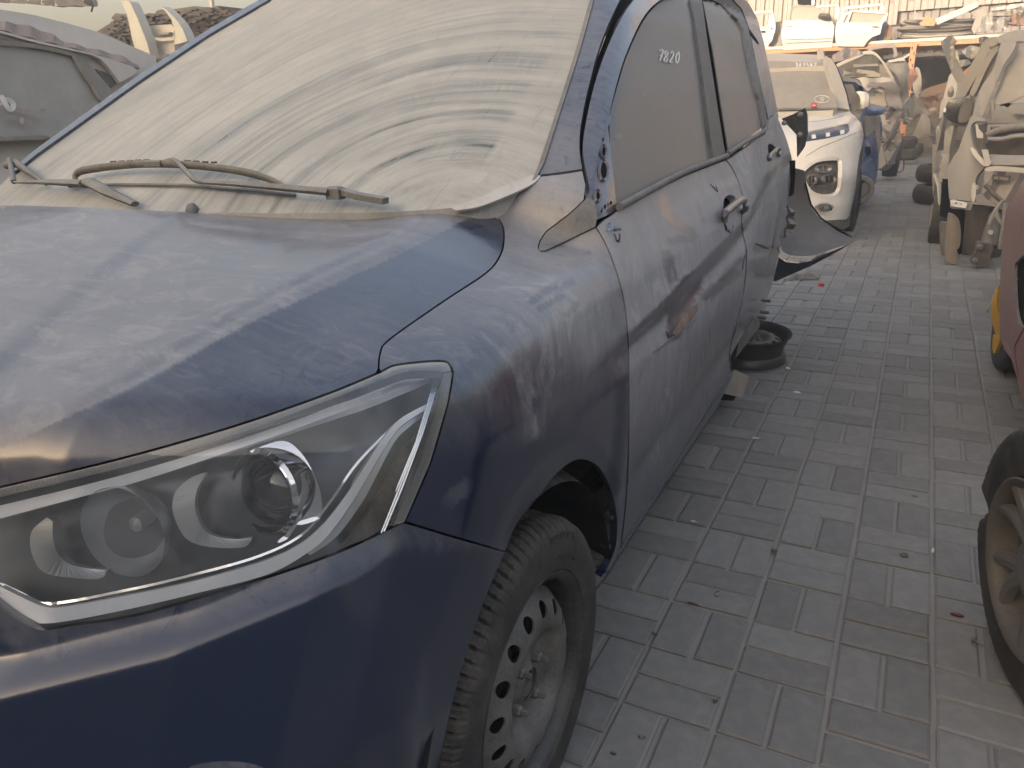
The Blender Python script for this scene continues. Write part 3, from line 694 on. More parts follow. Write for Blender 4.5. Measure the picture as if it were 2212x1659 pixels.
# chalk writing
def digits(s, x, y, w_, h_, sk=0.):
    D = {'7': [[(0, .1), (1, 0), (.45, 1)], [(.25, .5), (.9, .5)]], '8': [[(.8, .1), (.3, .05), (.15, .3), (.8, .6), (.8, .9), (.3, 1), (.1, .75), (.8, .3), (.8, .1)]], '2': [[(.1, .2), (.5, 0), (.85, .2), (.6, .6), (.1, 1), (.95, .95)]],
         '0': [[(.5, 0), (.1, .4), (.3, .95), (.7, .95), (.9, .5), (.7, .05), (.5, 0)]], '6': [[(.45, -.6), (.2, .1), (.3, .8), (.7, 1.0), (1.0, .55), (.75, .1), (.35, .15)]],
         '3': [[(.1, .1), (.6, 0), (.8, .25), (.4, .45), (.85, .7), (.5, 1), (.1, .9)]], '4': [[(.6, 1), (.6, 0), (.05, .65), (.95, .65)]], '1': [[(.3, .15), (.55, 0), (.55, 1)]], '5': [[(.85, 0), (.25, 0), (.2, .45), (.7, .4), (.85, .75), (.5, 1), (.1, .9)]],
         'B': [[(.15, 1), (.15, 0), (.7, .1), (.7, .4), (.15, .5), (.8, .6), (.8, .9), (.15, 1)]], 'T': [[(0, 0), (1, 0)], [(.5, 0), (.5, 1)]], 'V': [[(0, 0), (.5, 1), (1, 0)]], 'S': [[(.9, .1), (.4, 0), (.1, .25), (.8, .65), (.7, 1), (.1, .95)]], 'M': [[(0, 1), (.1, 0), (.5, .6), (.9, 0), (1, 1)]]}
    out = []
    for i, c in enumerate(s):
        if c == ' ': continue
        for L in D[c]: out.append(cr([(x+i*w_*1.12+a*w_*.8+sk*(1-b)*h_, y+b*h_+i*sk*w_) for a, b in L], 4))
    return out
ribbon('chalk_number', digits('7820', 1421, 108, 11, 24, .12), Fbody, .0042, M_ink, g1, level=-.010, lift=.001)
ribbon('marker_letters', digits('SM', 1308, 482, 13, 16, .1), Fbody, .003, M_inkblue, fdoor)
ribbon('marker_letters', [CS([(455, 1160), (470, 1215), (490, 1218), (495, 1160)]), CS([(440, 1140), (510, 1130)])], Fbody, .006, M_inkdark, fdoor)
# dark underlayer behind the gaps
core = sheet('inner_body', [(-300, 1000), (0, 1030), (500, 905), (818, 790), (1000, 780), (1000, 900), (880, 1127), (985, 1160), (1100, 1180)]+arch_f[6:-3]+[(1320, 1205), (1345, 1170), (1550, 855), (1585, 790), (1600, 720), (1640, 680), (1670, 580), (1700, 400), (1680, 300), (1640, 290), (1575, 345), (1330, 460), (1285, 425), (1262, 370), (1165, 385), (1050, 432), (820, 465), (0, 450), (-300, 460)], Fbody, M_gap, car, step=12, bstep=10, level=-.032, thick=0)
sheet('inner_body', [(1262, 370), (1250, 300), (1275, 170), (1330, 20), (1380, -60), (1560, -50), (1612, 10), (1640, 90), (1668, 240), (1652, 262), (1570, 348), (1335, 462), (1290, 440)], Fbody, M_gap, car, step=24, bstep=12, level=-.034, thick=0)
# bodywork the camera does not see from here: roof, far side, floor and tail
Bm = MB(); prof = []
def ringp(Y):
    zt = min(1.66, Wz(np.array([-1.34]), np.array([Y]))[0]) if Y > 1.3 else HZ(np.array([-1.34]), np.array([Y]))[0]
    return zt
V = []; Fc = []; Ys = [1.75, 2.0, 2.3, 2.6, 3.0, 3.4, 3.9, 4.2]
Xs = [-.86, -1.0, -1.2, -1.34, -1.5, -1.7, -1.84]
for Y in Ys:
    for X in Xs: V.append((X-.03*max(0, Y-3), Y, min(1.675-.10*((X+1.34)/.5)**2-.03*max(0, Y-3.), float(Wz(np.array([X]), np.array([Y]))[0])+.0)-.012))
nx = len(Xs)
for i in range(len(Ys)-1):
    for j in range(nx-1): a = i*nx+j; Fc.append((a, a+1, a+1+nx, a+nx))
mesh('roof', V, Fc, M_blackd, car)
V = []; Fc = []; zs = [.2, .35, .6, .85, 1.0, 1.1, 1.3, 1.5, 1.62]
Yf = [.75, 1.2, 1.5, 1.8, 2.1, 2.4, 3.0, 3.5, 4.2]
for Y in Yf:
    for z in zs:
        zz = min(z, (float(HZ(np.array([-2.1]), np.array([Y]))[0]) if Y < 1.3 else float(Wz(np.array([-2.0]), np.array([Y]))[0]))-.05)
        V.append((-2.68-float(SXz(np.array([zz]))[0])+.02, Y, zz))
nz = len(zs)
for i in range(len(Yf)-1):
    for j in range(nz-1): a = i*nz+j; Fc.append((a, a+1, a+1+nz, a+nz))
mesh('far_side', V, Fc, M_blackd, car)
MB().box((-1.34, 2.45, .30), (1.30, 3.3, .10)).box((-1.38, 4.1, .8), (1.15, .06, 1.1)).build('floor_pan', M_liner, car)
# wheel arch liner
V = []; Fc = []
for i in range(33):
    a = .12+(PI+.1)*i/32
    for X in (-.492, -.56, -.80):
        r_ = .372 if X > -.5 else .40
        V.append((X, AX[0]+r_*math.cos(a), AX[1]+r_*math.sin(a)))
for i in range(32):
    for j in range(2): a = i*3+j; Fc.append((a, a+1, a+4, a+3))
mesh('wheel_arch_liner', V, Fc, M_liner, car)
MB().box((-.84, AX[0], .50), (.03, .86, .62)).build('inner_wing', M_liner, car)
for q in ((985, 255), (1003, 440), (990, 580)):
    c = plane_cast(CW([q]), (-.505, 0, 0), (1, 0, 0))[0]
    MB().box(c, (.022, .014, .008), bev=.003).build('liner_clip', M_liner, car)

# ------------------------------------------------------------------ headlamp
lamp = bpy.data.objects.new('headlamp', None); COL.objects.link(lamp); lamp.parent = car; lamp.matrix_parent_inverse = car.matrix_basis.inverted(); lamp.location = (-.7, .55, .85)
def Fl(level): return level
lamp_poly = lamp_top[:-1]+lamp_tip[:-1]+lamp_right[:-1]+lamp_bot[:-1]+[(-200, 1180), (-220, 1110)]
sheet('lens', lamp_poly, Fbody, M_lens, lamp, step=14, gap=5, level=.006, thick=0)
sheet('bowl', inset(lamp_poly, -6), Fbody, M_lampin, lamp, step=14, level=-.075, thick=0)
# the dull ribbed rim round the lens
M_frost = dusty('frosted_lens_rim', (.16, .16, .15), .35, .0, dust=.18, up=.1, streak=False)
top_in = cr([(979, 803), (957, 806), (935, 803), (880, 806), (830, 822), (700, 872), (500, 945), (250, 1016), (0, 1075), (-60, 1089)])
sheet('lens_rim', lamp_top[:-1]+lamp_tip[:-1]+top_in, Fbody, M_frost, lamp, step=8, gap=3.0, level=.003, thick=.012)
sheet('lens_rim', [(979, 803), (968, 870), (930, 1000), (876, 1126), (846, 1139), (905, 1000), (946, 870), (957, 806)], Fbody, M_frost, lamp, step=8, gap=1.5, level=.002, thick=.010)
ridg = []
for i in range(60):
    t_ = i/59; a = np.array(lamp_right[int(t_*(len(lamp_right)-1))]); b_ = a+np.array([-18, 6]); ridg.append([tuple(a+np.array([-3, 1])), tuple(b_)])
for i in range(150):
    k = min(len(lamp_top)-1, int(i/149*(len(lamp_top)-1))); f_ = i/149*(len(lamp_top)-1)-k; p0 = np.array(lamp_top[k]); p1 = np.array(lamp_top[min(k+1, len(lamp_top)-1)]); a = p0+(p1-p0)*f_
    ridg.append([tuple(a+np.array([1, 5])), tuple(a+np.array([4, 16]))])
ribbon('rim_ribs', ridg, Fbody, .0012, M_frost, lamp, level=.003, lift=.0015, thick=.001, stepp=6)['kind'] = 'stuff'
# chrome strip under the upper edge, coloured white as if mirroring the sky
ct = cr([(-60, 1103), (0, 1092), (250, 1030), (500, 955), (700, 884), (840, 818), (905, 806)]); cb_ = cr([(905, 806), (930, 812), (860, 842), (800, 866), (600, 940), (500, 974), (300, 1040), (150, 1080), (0, 1120), (-60, 1135)])
_ct = np.array(ct); _cb = np.array(cb_[::-1])
def lev_top(v):
    a = np.interp(v[:, 0], _ct[:, 0], _ct[:, 1]); b_ = np.interp(v[:, 0], _cb[:, 0], _cb[:, 1]); f = np.clip((v[:, 1]-a)/np.maximum(b_-a, 4), 0, 1)
    return -.058+.050*f
sheet('daylight_strip', ct+cb_[1:], Fbody, M_skywhite, lamp, step=6, level=-.022, thick=.010)
# lower chrome sweep, its sky reflection put in as white colour
ca = cr(C3([(0, 1090), (90, 1135), (210, 1185), (330, 1180), (600, 1130), (900, 1065), (1200, 980), (1380, 900), (1500, 800), (1610, 660), (1700, 520), (1780, 400), (1860, 310), (2018, 225)]))
cb_old = cr(C3([(2010, 268), (1900, 350), (1830, 420), (1750, 570), (1680, 700), (1560, 860), (1440, 945)]))
cb_ = cr(C3([(2014, 248), (1880, 332), (1808, 412), (1730, 540), (1642, 688), (1530, 845), (1425, 935), (1240, 1035), (900, 1125), (600, 1195), (330, 1248), (200, 1262), (140, 1250), (60, 1190), (0, 1145)]))
_ca = np.array(ca); _cb2 = np.array(cb_[::-1])
def lev_low(v):
    a = np.interp(v[:, 0], _ca[:, 0], _ca[:, 1]); b_ = np.interp(v[:, 0], _cb2[:, 0], _cb2[:, 1]); f = np.clip((v[:, 1]-a)/np.maximum(b_-a, 4), 0, 1)
    return -.046+.042*f
_t0 = cr(C3([(1425, 938), (1530, 849), (1642, 692), (1730, 544), (1808, 416), (1880, 336), (2010, 252)]))
sheet('inner_trim', _t0+cb_old, Fbody, M_bowl, lamp, step=6, level=-.026, thick=.008)  # darker band put in for the dull reflection under the bright trim
sheet('lower_trim', ca+cb_, Fbody, M_skywhite, lamp, step=6, level=-.018, thick=.010)
ca2 = cr(C3([(0, 1075), (100, 1122), (230, 1170), (600, 1105), (900, 1035), (1200, 950), (1400, 850), (1530, 700), (1640, 540), (1760, 410), (1850, 330)]))
ribbon('trim_edge', [ca2], Fbody, .003, M_chrome, lamp, level=-.03, stepp=7)
# dark side window of the lamp
sheet('side_reflector', C3([(1990, 330), (2000, 300), (1960, 500), (1870, 700), (1790, 840), (1560, 920), (1680, 800), (1790, 620), (1860, 460)]), Fbody, M_black, lamp, step=8, level=-.035, thick=.01)
ribbon('side_grooves', [C3([(2042, 110), (1960, 380), (1870, 620), (1775, 850)]), C3([(2030, 120), (1945, 400), (1850, 640), (1765, 850)]), C3([(2018, 130), (1930, 420), (1835, 650)])], Fbody, .0018, M_chromed, lamp, level=-.012, stepp=8)
# projector
def lampdisc(c, rx, depth, prof, mat, name, tilt=(0, -1, .15), seg=40, par=None):
    P = cast([c], Fbody, level=-.05)[0]
    return MB().lathe(P, tilt, prof, seg).build(name, mat, par or lamp, smooth=True, angle=40), P
pc = C3([(1235, 650)])[0]
o_, Pp = lampdisc(pc, 0, 0, [(.052, -.03), (.054, .004), (.050, .008), (.047, .004), (.047, -.02)], M_chrome, 'projector_ring')
m_, t_, b_ = nodes('projector_glass'); b_.inputs['Base Color'].default_value = (.03, .035, .04, 1); b_.inputs['Roughness'].default_value = .03; b_.inputs['Specular IOR Level'].default_value = .9; b_.inputs['Coat Weight'].default_value = .6; M_proj = m_
lampdisc(pc, 0, 0, [(.046, -.012), (.040, .002), (.028, .012), (.014, .017), (.0005, .018)], M_proj, 'projector_lens')
lampdisc(pc, 0, 0, [(.0480, .003), (.0495, .0075), (.048, .0085)], M_chrome, 'projector_bezel')
# chrome hoop to the right of the lens, and its thin lower limb
hoop = cr(C3([(1160, 462), (1310, 415), (1400, 475), (1470, 600), (1495, 720), (1480, 790)]))+cr(C3([(1395, 790), (1390, 700), (1340, 590), (1250, 500), (1160, 466)]))
sheet('chrome_hoop', hoop, Fbody, M_chrome, lamp, step=7, level=-.030, thick=.014)
ribbon('chrome_rod', [C3([(1385, 740), (1370, 800), (1330, 860), (1290, 885)]), C3([(1480, 770), (1420, 790), (1375, 800)])], Fbody, .005, M_chrome, lamp, level=-.03, stepp=6)
for pts_ in (([(955, 560), (880, 590), (815, 650), (800, 730), (830, 820), (880, 880), (980, 908), (1130, 908), (1170, 865)], [(1090, 875), (980, 850), (930, 800), (905, 720), (915, 640), (945, 590)]),
             ([(215, 770), (150, 830), (140, 900), (165, 980), (215, 1030), (330, 1050), (460, 1055), (497, 1018)], [(420, 1010), (320, 985), (265, 930), (245, 860), (245, 790)])):
    pl = cr(C3(pts_[0]))+cr(C3(pts_[1]))
    hk = sheet('ribbed_hook', pl, Fbody, M_bowl, lamp, step=7, level=-.032, thick=.012)
    a0, a1 = cr(C3(pts_[0]), 10), cr(C3(pts_[1][::-1]), 10)
    rb = []
    for i in range(44):
        s_ = i/43; rb.append([a0[int(s_*(len(a0)-1))], a1[int(s_*(len(a1)-1))]])
    ribbon('ribs', rb, Fbody, .0009, M_bowl, hk, level=-.031, lift=.001, stepp=8)['kind'] = 'stuff'
# reflector bowl of the inner lamp
c2 = C3([(650, 790)])[0]; P2 = cast([c2], Fbody, level=-.06)[0]
MB().lathe(P2, (.25, -1, .10), [(.055, .03), (.050, .012), (.040, -.004), (.026, -.016), (.010, -.022), (.0005, -.023)], 36).build('reflector_bowl', M_bowl, lamp, smooth=True)
MB().lathe(P2, (.25, -1, .10), [(.0005, .012), (.009, .008), (.010, -.02)], 16).build('bulb', M_bowl, lamp, smooth=True)
sheet('lower_fins', C3([(920, 1070), (1050, 1040), (1040, 1090), (935, 1105)]), Fbody, M_chromed, lamp, step=8, level=-.02, thick=.006)

# ------------------------------------------------------------------ wipers
def wz(px, py, lift=.0): 
    P = cast([(px, py)], Fws, t1=6)[0]; n = np.array([0, -.48, .88]); return P+n*lift
def wline(pts, lift, ax=None): return [wz(x, y, lift) for x, y in pts]
def flatbar(name, pts, w_, h_, mat, par):
    m_ = MB()
    for a, b_ in zip(pts[:-1], pts[1:]):
        if np.linalg.norm(b_-a) > .001: m_.bar(a, b_, w_, h_, .001)
    return m_.build(name, mat, par)
wp = bpy.data.objects.new('wiper', None); COL.objects.link(wp); wp.parent = car; wp.matrix_parent_inverse = car.matrix_basis.inverted(); wp.location = (-1.0, 1.4, 1.1)
flatbar('wiper_arm', wline([(845, 462), (790, 452), (735, 436)], .030), .022, .012, M_arm, wp)
MB().box(wz(738, 444, .03), (.032, .022, .024), bev=.004).build('wiper_knuckle', M_arm, wp)
tube('wiper_arm', [wz(728, 446, .034), wz(620, 437, .036), wz(520, 428, .036), wz(463, 424, .036)], [.013, .012, .010, .009], M_arm, wp, seg=8, flat=.6)
tube('wiper_rod', cr([wz(463, 424, .036), wz(440, 418, .034), wz(418, 396, .034), wz(396, 376, .036), wz(370, 374, .03)], 4), .0058, M_arm, wp, seg=8)
bl = cr([wz(170, 401, .012), wz(176, 394, .022), wz(200, 386, .026), wz(300, 377, .028), wz(400, 378, .028), wz(515, 389, .026), wz(590, 404, .020), wz(632, 420, .010)], 5)
tube('wiper_blade', bl, np.interp(np.linspace(0, 1, len(bl)), [0, .1, .3, .8, 1], [.004, .007, .0105, .009, .004]), M_rubclean, wp, seg=8, flat=.8)
tube('blade_rubber', [wz(152, 406, .004), wz(250, 402, .005), wz(400, 404, .005), wz(560, 416, .004), wz(640, 426, .004)], .0038, M_rub, wp, seg=6)
for i, x in enumerate([258, 276, 294, 312, 330, 418, 437, 456, 475]):
    a = wz(x, I(x, [250, 330, 410, 475], [377, 374, 376, 381]), .036); b_ = wz(x+11, I(x+11, [250, 330, 410, 475], [377, 374, 376, 381]), .036)
    tube('blade_slot', [a, b_], .0022, M_black, wp, seg=5)
MB().box(wz(352, 378, .032), (.055, .02, .014), bev=.003).build('blade_clip', M_arm, wp)
wp2 = bpy.data.objects.new('wiper', None); COL.objects.link(wp2); wp2.parent = car; wp2.matrix_parent_inverse = car.matrix_basis.inverted(); wp2.location = (-1.9, 1.3, 1.1)
tube('wiper_arm', [wz(50, 414, .032), wz(120, 417, .034), wz(205, 424, .036)], [.006, .012, .017], M_arm, wp2, seg=8, flat=.6)
tube('wiper_arm', [wz(212, 420, .036), wz(250, 436, .026), wz(300, 452, .014)], [.018, .016, .010], M_arm, wp2, seg=8, flat=.6)
tube('wiper_rod', [wz(46, 412, .03), wz(42, 390, .032), wz(38, 366, .034)], .0075, M_arm, wp2, seg=8)
tube('wiper_blade', [wz(22, 372, .022), wz(45, 366, .022), wz(72, 384, .018), wz(105, 405, .010)], [.010, .012, .009, .004], M_rubclean, wp2, seg=8)
for (x, y) in ((416, 447), (8, 433)):
    P = cast([(x, y+10)], Fbody)[0] if True else None
    MB().lathe(P+np.array([0, 0, -.004]), (0, 0, 1), [(.014, 0), (.014, .008), (.011, .016), (.006, .021), (.0003, .022)], 14).build('washer_nozzle', M_rub, car, smooth=True)

# ------------------------------------------------------------------ tyres and wheels
def make_tyre(name, R, r_in, width, mat, par, c, axis_sign=1, n=560, grooves=64, flat=0, seed=1):
    """tyre round the X axis; outer face at +axis_sign"""
    w2 = width/2; prof = [(r_in, w2*.86), (r_in+.010, w2*.98), (r_in+(R-r_in)*.35, w2*1.0), (r_in+(R-r_in)*.62, w2*1.0), (R-.030, w2*.985), (R-.018, w2*.95), (R-.010, w2*.88), (R-.005, w2*.76)]
    for k in range(9): x = w2*(.66-.165*k); prof.append((R-.002*abs(x/w2), x))
    prof += [(a, -b_) for a, b_ in prof[:8][::-1]]
    prof = np.array(prof); V = []; Fc = []; m = len(prof); P_ = int(n/grooves)
    for i in range(n):
        a = 2*PI*i/n; g = (i % P_) == 0 or False
        for j, (r_, x) in enumerate(prof):
            rr_ = r_; u = abs(x)/w2
            i2 = (i+int(8*(u-.5))) % P_
            if u < .97 and r_ > R-.02 and i2 in (0, 1): rr_ -= .0055
            if r_ > R-.008 and abs(u-.33) < .05: rr_ -= .008
            if r_ > R-.008 and u > .6 and i2 == P_//2 : rr_ -= .002
            z_ = rr_*math.cos(a); y_ = rr_*math.sin(a)
            if flat and z_ < -R+flat: z_ = -R+flat
            bul = (1+.10*max(0, (-z_-R*.6)/R)) if flat else 1
            V.append((c[0]+axis_sign*x*bul, c[1]+y_, c[2]+z_))
    for i in range(n):
        k = (i+1) % n
        for j in range(m-1): Fc.append((i*m+j, k*m+j, k*m+j+1, i*m+j+1))
    return mesh(name, V, Fc, mat, par, angle=40)
def text_mesh(s, size, extr=.0012):
    cu = bpy.data.curves.new('lettering', 'FONT'); cu.body = s; cu.size = size; cu.extrude = extr; cu.align_x = 'CENTER'; cu.resolution_u = 2
    o = bpy.data.objects.new('lettering', cu); COL.objects.link(o); bpy.context.view_layer.update()
    me = bpy.data.meshes.new_from_object(o.evaluated_get(bpy.context.evaluated_depsgraph_get())); bpy.data.objects.remove(o)
    V = np.array([tuple(v.co) for v in me.vertices]); Fc = [tuple(p.vertices) for p in me.polygons]; bpy.data.meshes.remove(me); return V, Fc
def tyre_text(s, size, R, ang, X, sg, c, mat, par):
    V, Fc = text_mesh(s, size)
    a = ang+sg*V[:, 0]/R; rr_ = R+V[:, 1]
    Pn = np.stack([X+V[:, 2]*sg, c[1]+rr_*np.sin(a), c[2]+rr_*np.cos(a)], 1)
    return mesh('tyre_lettering', Pn, Fc, mat, par, smooth=False)
def steel_rim(name, c, axis, mat, matb, par, R=.205, w_=.155, nh=15, nuts=4, dh=0.):
    """pressed steel wheel: barrel, dished disc with a ring of holes, hub bore and studs"""
    ax = np.array(axis, float); ax /= np.linalg.norm(ax); u = np.cross(ax, [0, 0, 1.] if abs(ax[2]) < .9 else [1., 0, 0]); u /= np.linalg.norm(u); v_ = np.cross(ax, u); c = np.array(c, float)
    rt = bpy.data.objects.new(name, None) if par is not None and name else None
    b1 = MB().lathe(c, ax, [(R+.002, .0), (R+.004, -.006), (R, -.010), (R-.010, -.012), (R-.014, -.030), (R-.022, -.045), (R-.030, -.075), (R-.032, -.10), (R-.016, -.115), (R-.014, -w_+.01), (R+.002, -w_), (R-.001, -w_+.004), (R-.018, -w_+.014), (R-.020, -.112), (R-.036, -.10), (R-.034, -.073), (R-.026, -.045), (R-.018, -.026), (R-.014, -.010), (R-.004, -.004), (R+.002, 0)], 72).build('rim_barrel', matb, par, smooth=True, angle=50)
    # disc with holes in 2-D
    Rd = R-.034; out = [(Rd*math.cos(a), Rd*math.sin(a)) for a in np.linspace(0, 2*PI, 97)[:-1]]
    holes = []
    for k in range(nh):
        a = 2*PI*(k+.5)/nh; cx, cy = .140*math.cos(a), .140*math.sin(a)
        holes.append([(cx+.0155*math.cos(q)*math.cos(a)-.0145*math.sin(q)*math.sin(a), cy+.0155*math.cos(q)*math.sin(a)+.0145*math.sin(q)*math.cos(a)) for q in np.linspace(0, 2*PI, 15)[:-1]])
    holes.append([(.029*math.cos(a), .029*math.sin(a)) for a in np.linspace(0, 2*PI, 25)[:-1]])
    vv, T = tri(out, .011, holes)
    r_ = np.sqrt((vv**2).sum(1)); th = np.arctan2(vv[:, 1], vv[:, 0])
    h = np.interp(r_, [.028, .033, .045, .068, .082, .098, .115, .140, .155, .171], [-.040, -.052, -.056, -.056, -.050, -.030, -.024, -.030, -.040, -.062])
    h = h+dh
    h += .008*np.cos(nuts*th)*np.exp(-((r_-.085)/.014)**2)
    P3 = c+vv[:, :1]*u+vv[:, 1:]*v_+ax*h[:, None]
    nrm = np.cross(P3[T[:, 1]]-P3[T[:, 0]], P3[T[:, 2]]-P3[T[:, 0]]); s = nrm@ax; T[s < 0] = T[s < 0][:, ::-1]
    m_ = len(P3); V = list(P3)+list(P3-ax*.004); F_ = [tuple(t) for t in T]+[tuple(t[::-1]+m_) for t in T]; ed = {}
    for t in T:
        for a, b_ in ((t[0], t[1]), (t[1], t[2]), (t[2], t[0])):
            if (b_, a) in ed: del ed[(b_, a)]
            else: ed[(a, b_)] = 1
    for a, b_ in ed: F_.append((b_, a, a+m_, b_+m_))
    mesh('rim_disc', V, F_, mat, par, angle=40)
    for k in range(nuts):
        a = 2*PI*(k+.35)/nuts; p = c+u*.050*math.cos(a)+v_*.050*math.sin(a)+ax*(dh-.056)
        MB().lathe(p, ax, [(.0105, 0), (.0105, .014), (.009, .017), (.006, .018), (.006, .030), (.0003, .031)], 6).build('wheel_nut', M_bolt, par)
    MB().lathe(c+ax*(dh-.06), ax, [(.029, 0), (.0285, .012), (.024, .014), (.0235, .002), (.010, 0), (.009, .006), (.0003, .007)], 24).build('hub_bore', M_bolt, par, smooth=True)
XW = -.487
fw = bpy.data.objects.new('front_wheel', None); COL.objects.link(fw); fw.parent = car; fw.matrix_parent_inverse = car.matrix_basis.inverted(); fw.location = (XW, AX[0], AX[1])
tc = (XW-.0925, AX[0], AX[1])
make_tyre('tyre', .305, .202, .185, M_tyre, fw, tc, n=810, grooves=90)
tyre_text('185/65R15', .026, .262, .42, XW-.001, 1, (0, AX[0], AX[1]), M_tyre, fw)
tyre_text('TUBELESS  RADIAL', .013, .232, .55, XW-.001, 1, (0, AX[0], AX[1]), M_tyre, fw)
steel_rim('', (XW-.001, AX[0], AX[1]), (1, 0, 0), M_steel, M_rimblk, fw, R=.207, dh=.022)
V = []
MB().lathe((XW-.15, AX[0], AX[1]), (1, 0, 0), [(.145, 0), (.145, .012), (.06, .012), (.06, .06), (.0003, .06)], 32).build('brake_disc', M_rust, fw, smooth=True)
# ================================================================== HELPERS FOR THE SURROUNDINGS
CA = zoomer(3640, 150, 4080, 1622); CB = zoomer(3640, 600, 4080, 1460); CE = zoomer(3850, 900, 4080, 509)
def ell(cx, cy, rx, ry, n=20, rot=0.):
    return [(cx+rx*math.cos(a)*math.cos(rot)-ry*math.sin(a)*math.sin(rot), cy+rx*math.cos(a)*math.sin(rot)+ry*math.sin(a)*math.cos(rot)) for a in np.linspace(0, 2*PI, n+1)[:-1]]
def dome(amt, cx, cy, rx, ry):
    return lambda vv, P: amt*np.clip(1-((vv[:, 0]-cx)/rx)**2-((vv[:, 1]-cy)/ry)**2, 0, 1)
def cyl(amt, x0, x1):
    return lambda vv, P: amt*np.sin(PI*np.clip((vv[:, 0]-x0)/(x1-x0), 0, 1))
def center(pts, ax, val):
    p = np.mean(np.array(pts), 0); return at(p[0], p[1], ax, val)
def single(name, label, cat, pts, plane, thick, mat, group=None, **k):
    o = plate(name, pts, plane, thick, mat, **k); return tag(o, label, cat, group)
def sub(name, parent, loc=(0, 0, 0)):
    o = bpy.data.objects.new(name, None); COL.objects.link(o); o.parent = parent; o.matrix_parent_inverse = wm(parent).inverted(); o.location = loc; return o

# ================================================================== PAVEMENT
M_sand = dusty('joint_sand', (.22, .205, .185), .95, 0, dust=.45, up=.0, dcol=(.30, .28, .25), streak=False)
m, t, b = nodes('concrete_paver')
v = coords(t); oi = N_(t, 'ShaderNodeObjectInfo'); rnd = oi.outputs['Random']
n1 = noise(t, 1.3, 4, .6, v, .3); n2 = noise(t, 22, 5, .65, v); n3 = noise(t, 420, 3, .7, v); n4 = noise(t, 6, 5, .7, v, 1.0)
at_ = N_(t, 'ShaderNodeAttribute', attribute_name='tone'); tone = mth(t, 'ADD', at_.outputs['Fac'], mth(t, 'MULTIPLY', rnd, 1.0))
c = mixc(t, ramp(t, n1, .3, .7), (.198, .200, .196), (.228, .220, .208))
c = mixc(t, ramp(t, n2, .35, .75), c, (.262, .250, .232))
hs = N_(t, 'ShaderNodeHueSaturation'); t.links.new(c, hs.inputs['Color']); t.links.new(mth(t, 'ADD', mth(t, 'MULTIPLY', mth(t, 'FRACT', tone), .28), .86), hs.inputs['Value'])
c = mixc(t, ramp(t, n3, .62, .74, 0, .35), hs.outputs[0], (.30, .29, .26))
c = mixc(t, ramp(t, n4, .60, .78, 0, .45), c, (.27, .235, .19))
c = mixc(t, ramp(t, noise(t, 9, 6, .75, coords(t, (1, 1.7, 1)), .8), .68, .78, 0, .35), c, (.085, .083, .08))
sx = N_(t, 'ShaderNodeSeparateXYZ'); t.links.new(v, sx.inputs[0])
sal = mth(t, 'MULTIPLY', ramp(t, sx.outputs[0], -.18, -.36), mth(t, 'MULTIPLY', ramp(t, sx.outputs[1], 1.55, 1.25), ramp(t, n4, .52, .60)))
c = mixc(t, mth(t, 'MULTIPLY', sal, .55), c, (.42, .44, .44))
t.links.new(c, b.inputs['Base Color']); b.inputs['Roughness'].default_value = .88; b.inputs['Specular IOR Level'].default_value = .25
bump(t, b, mth(t, 'ADD', mth(t, 'MULTIPLY', n3, .8), n2), .8, .003)
M_pave = m
PX0, PY0, PX, PY = -.2445, 1.741, .2104, .2075
grd = mesh('ground', [(-60, -25, -.055), (60, -25, -.055), (60, 90, -.055), (-60, 90, -.055)], [(0, 1, 2, 3)], M_sand, smooth=False); tag(grd, kind='structure')
pav = mesh('pavement', [(-7, -3, -.008), (9, -3, -.008), (9, 26, -.008), (-7, 26, -.008)], [(0, 1, 2, 3)], M_sand, smooth=False); tag(pav, kind='structure')
def paver_mesh(L, Wd, name):
    b_ = .0055; V = []; 
    for z, i in ((-.04, 0), (-.0042, 0), (0, b_)):
        V += [(x*(L/2-i), y*(Wd/2-i), z) for x, y in ((-1, -1), (1, -1), (1, 1), (-1, 1))]
    F_ = [(r*4+i, r*4+(i+1) % 4, r*4+4+(i+1) % 4, r*4+4+i) for r in range(2) for i in range(4)]+[(8, 9, 10, 11)]
    return V, F_
PVa = paver_mesh(.1975, .0945, 'paver_a')
me_p = bpy.data.meshes.new('paver'); me_p.from_pydata(PVa[0], [], PVa[1]); me_p.materials.append(M_pave)
rg = random.Random(11); slots = []
for i in range(-34, 40):
    for j in range(-12, 116):
        x0 = PX0+i*PX; y0 = PY0+j*PY
        if x0 < -6.8 or x0 > 8.4 or y0 < -.6 or y0 > 24: continue
        vert = (i+j) % 2 == 0
        for k in (0, 1):
            if vert: cx, cy, a = x0+PX*(.25+.5*k), y0+PY/2, PI/2
            else: cx, cy, a = x0+PX/2, y0+PY*(.25+.5*k), 0
            slots.append((cx, cy, a))
def visible(x, y):
    q = RR.T @ (np.array([x, y, 0])-O)
    if q[2] > -.05: return None
    px, py = W/2+FPX*q[0]/-q[2], H/2-FPX*q[1]/-q[2]
    return (px, py) if (-60 < px < W+60 and 0 < py < H+80) else None
def shown(x, y):
    p = visible(x, y)
    if p is None: return False
    edge = I(p[1], [620, 880, 1235, 1700], [1690, 1540, 1300, 1180])
    return p[0] > edge-20
slots.sort(key=lambda s: (0 if shown(s[0], s[1]) else 1, s[0]**2+s[1]**2))
Vs = []; Fs = []; Tn = []
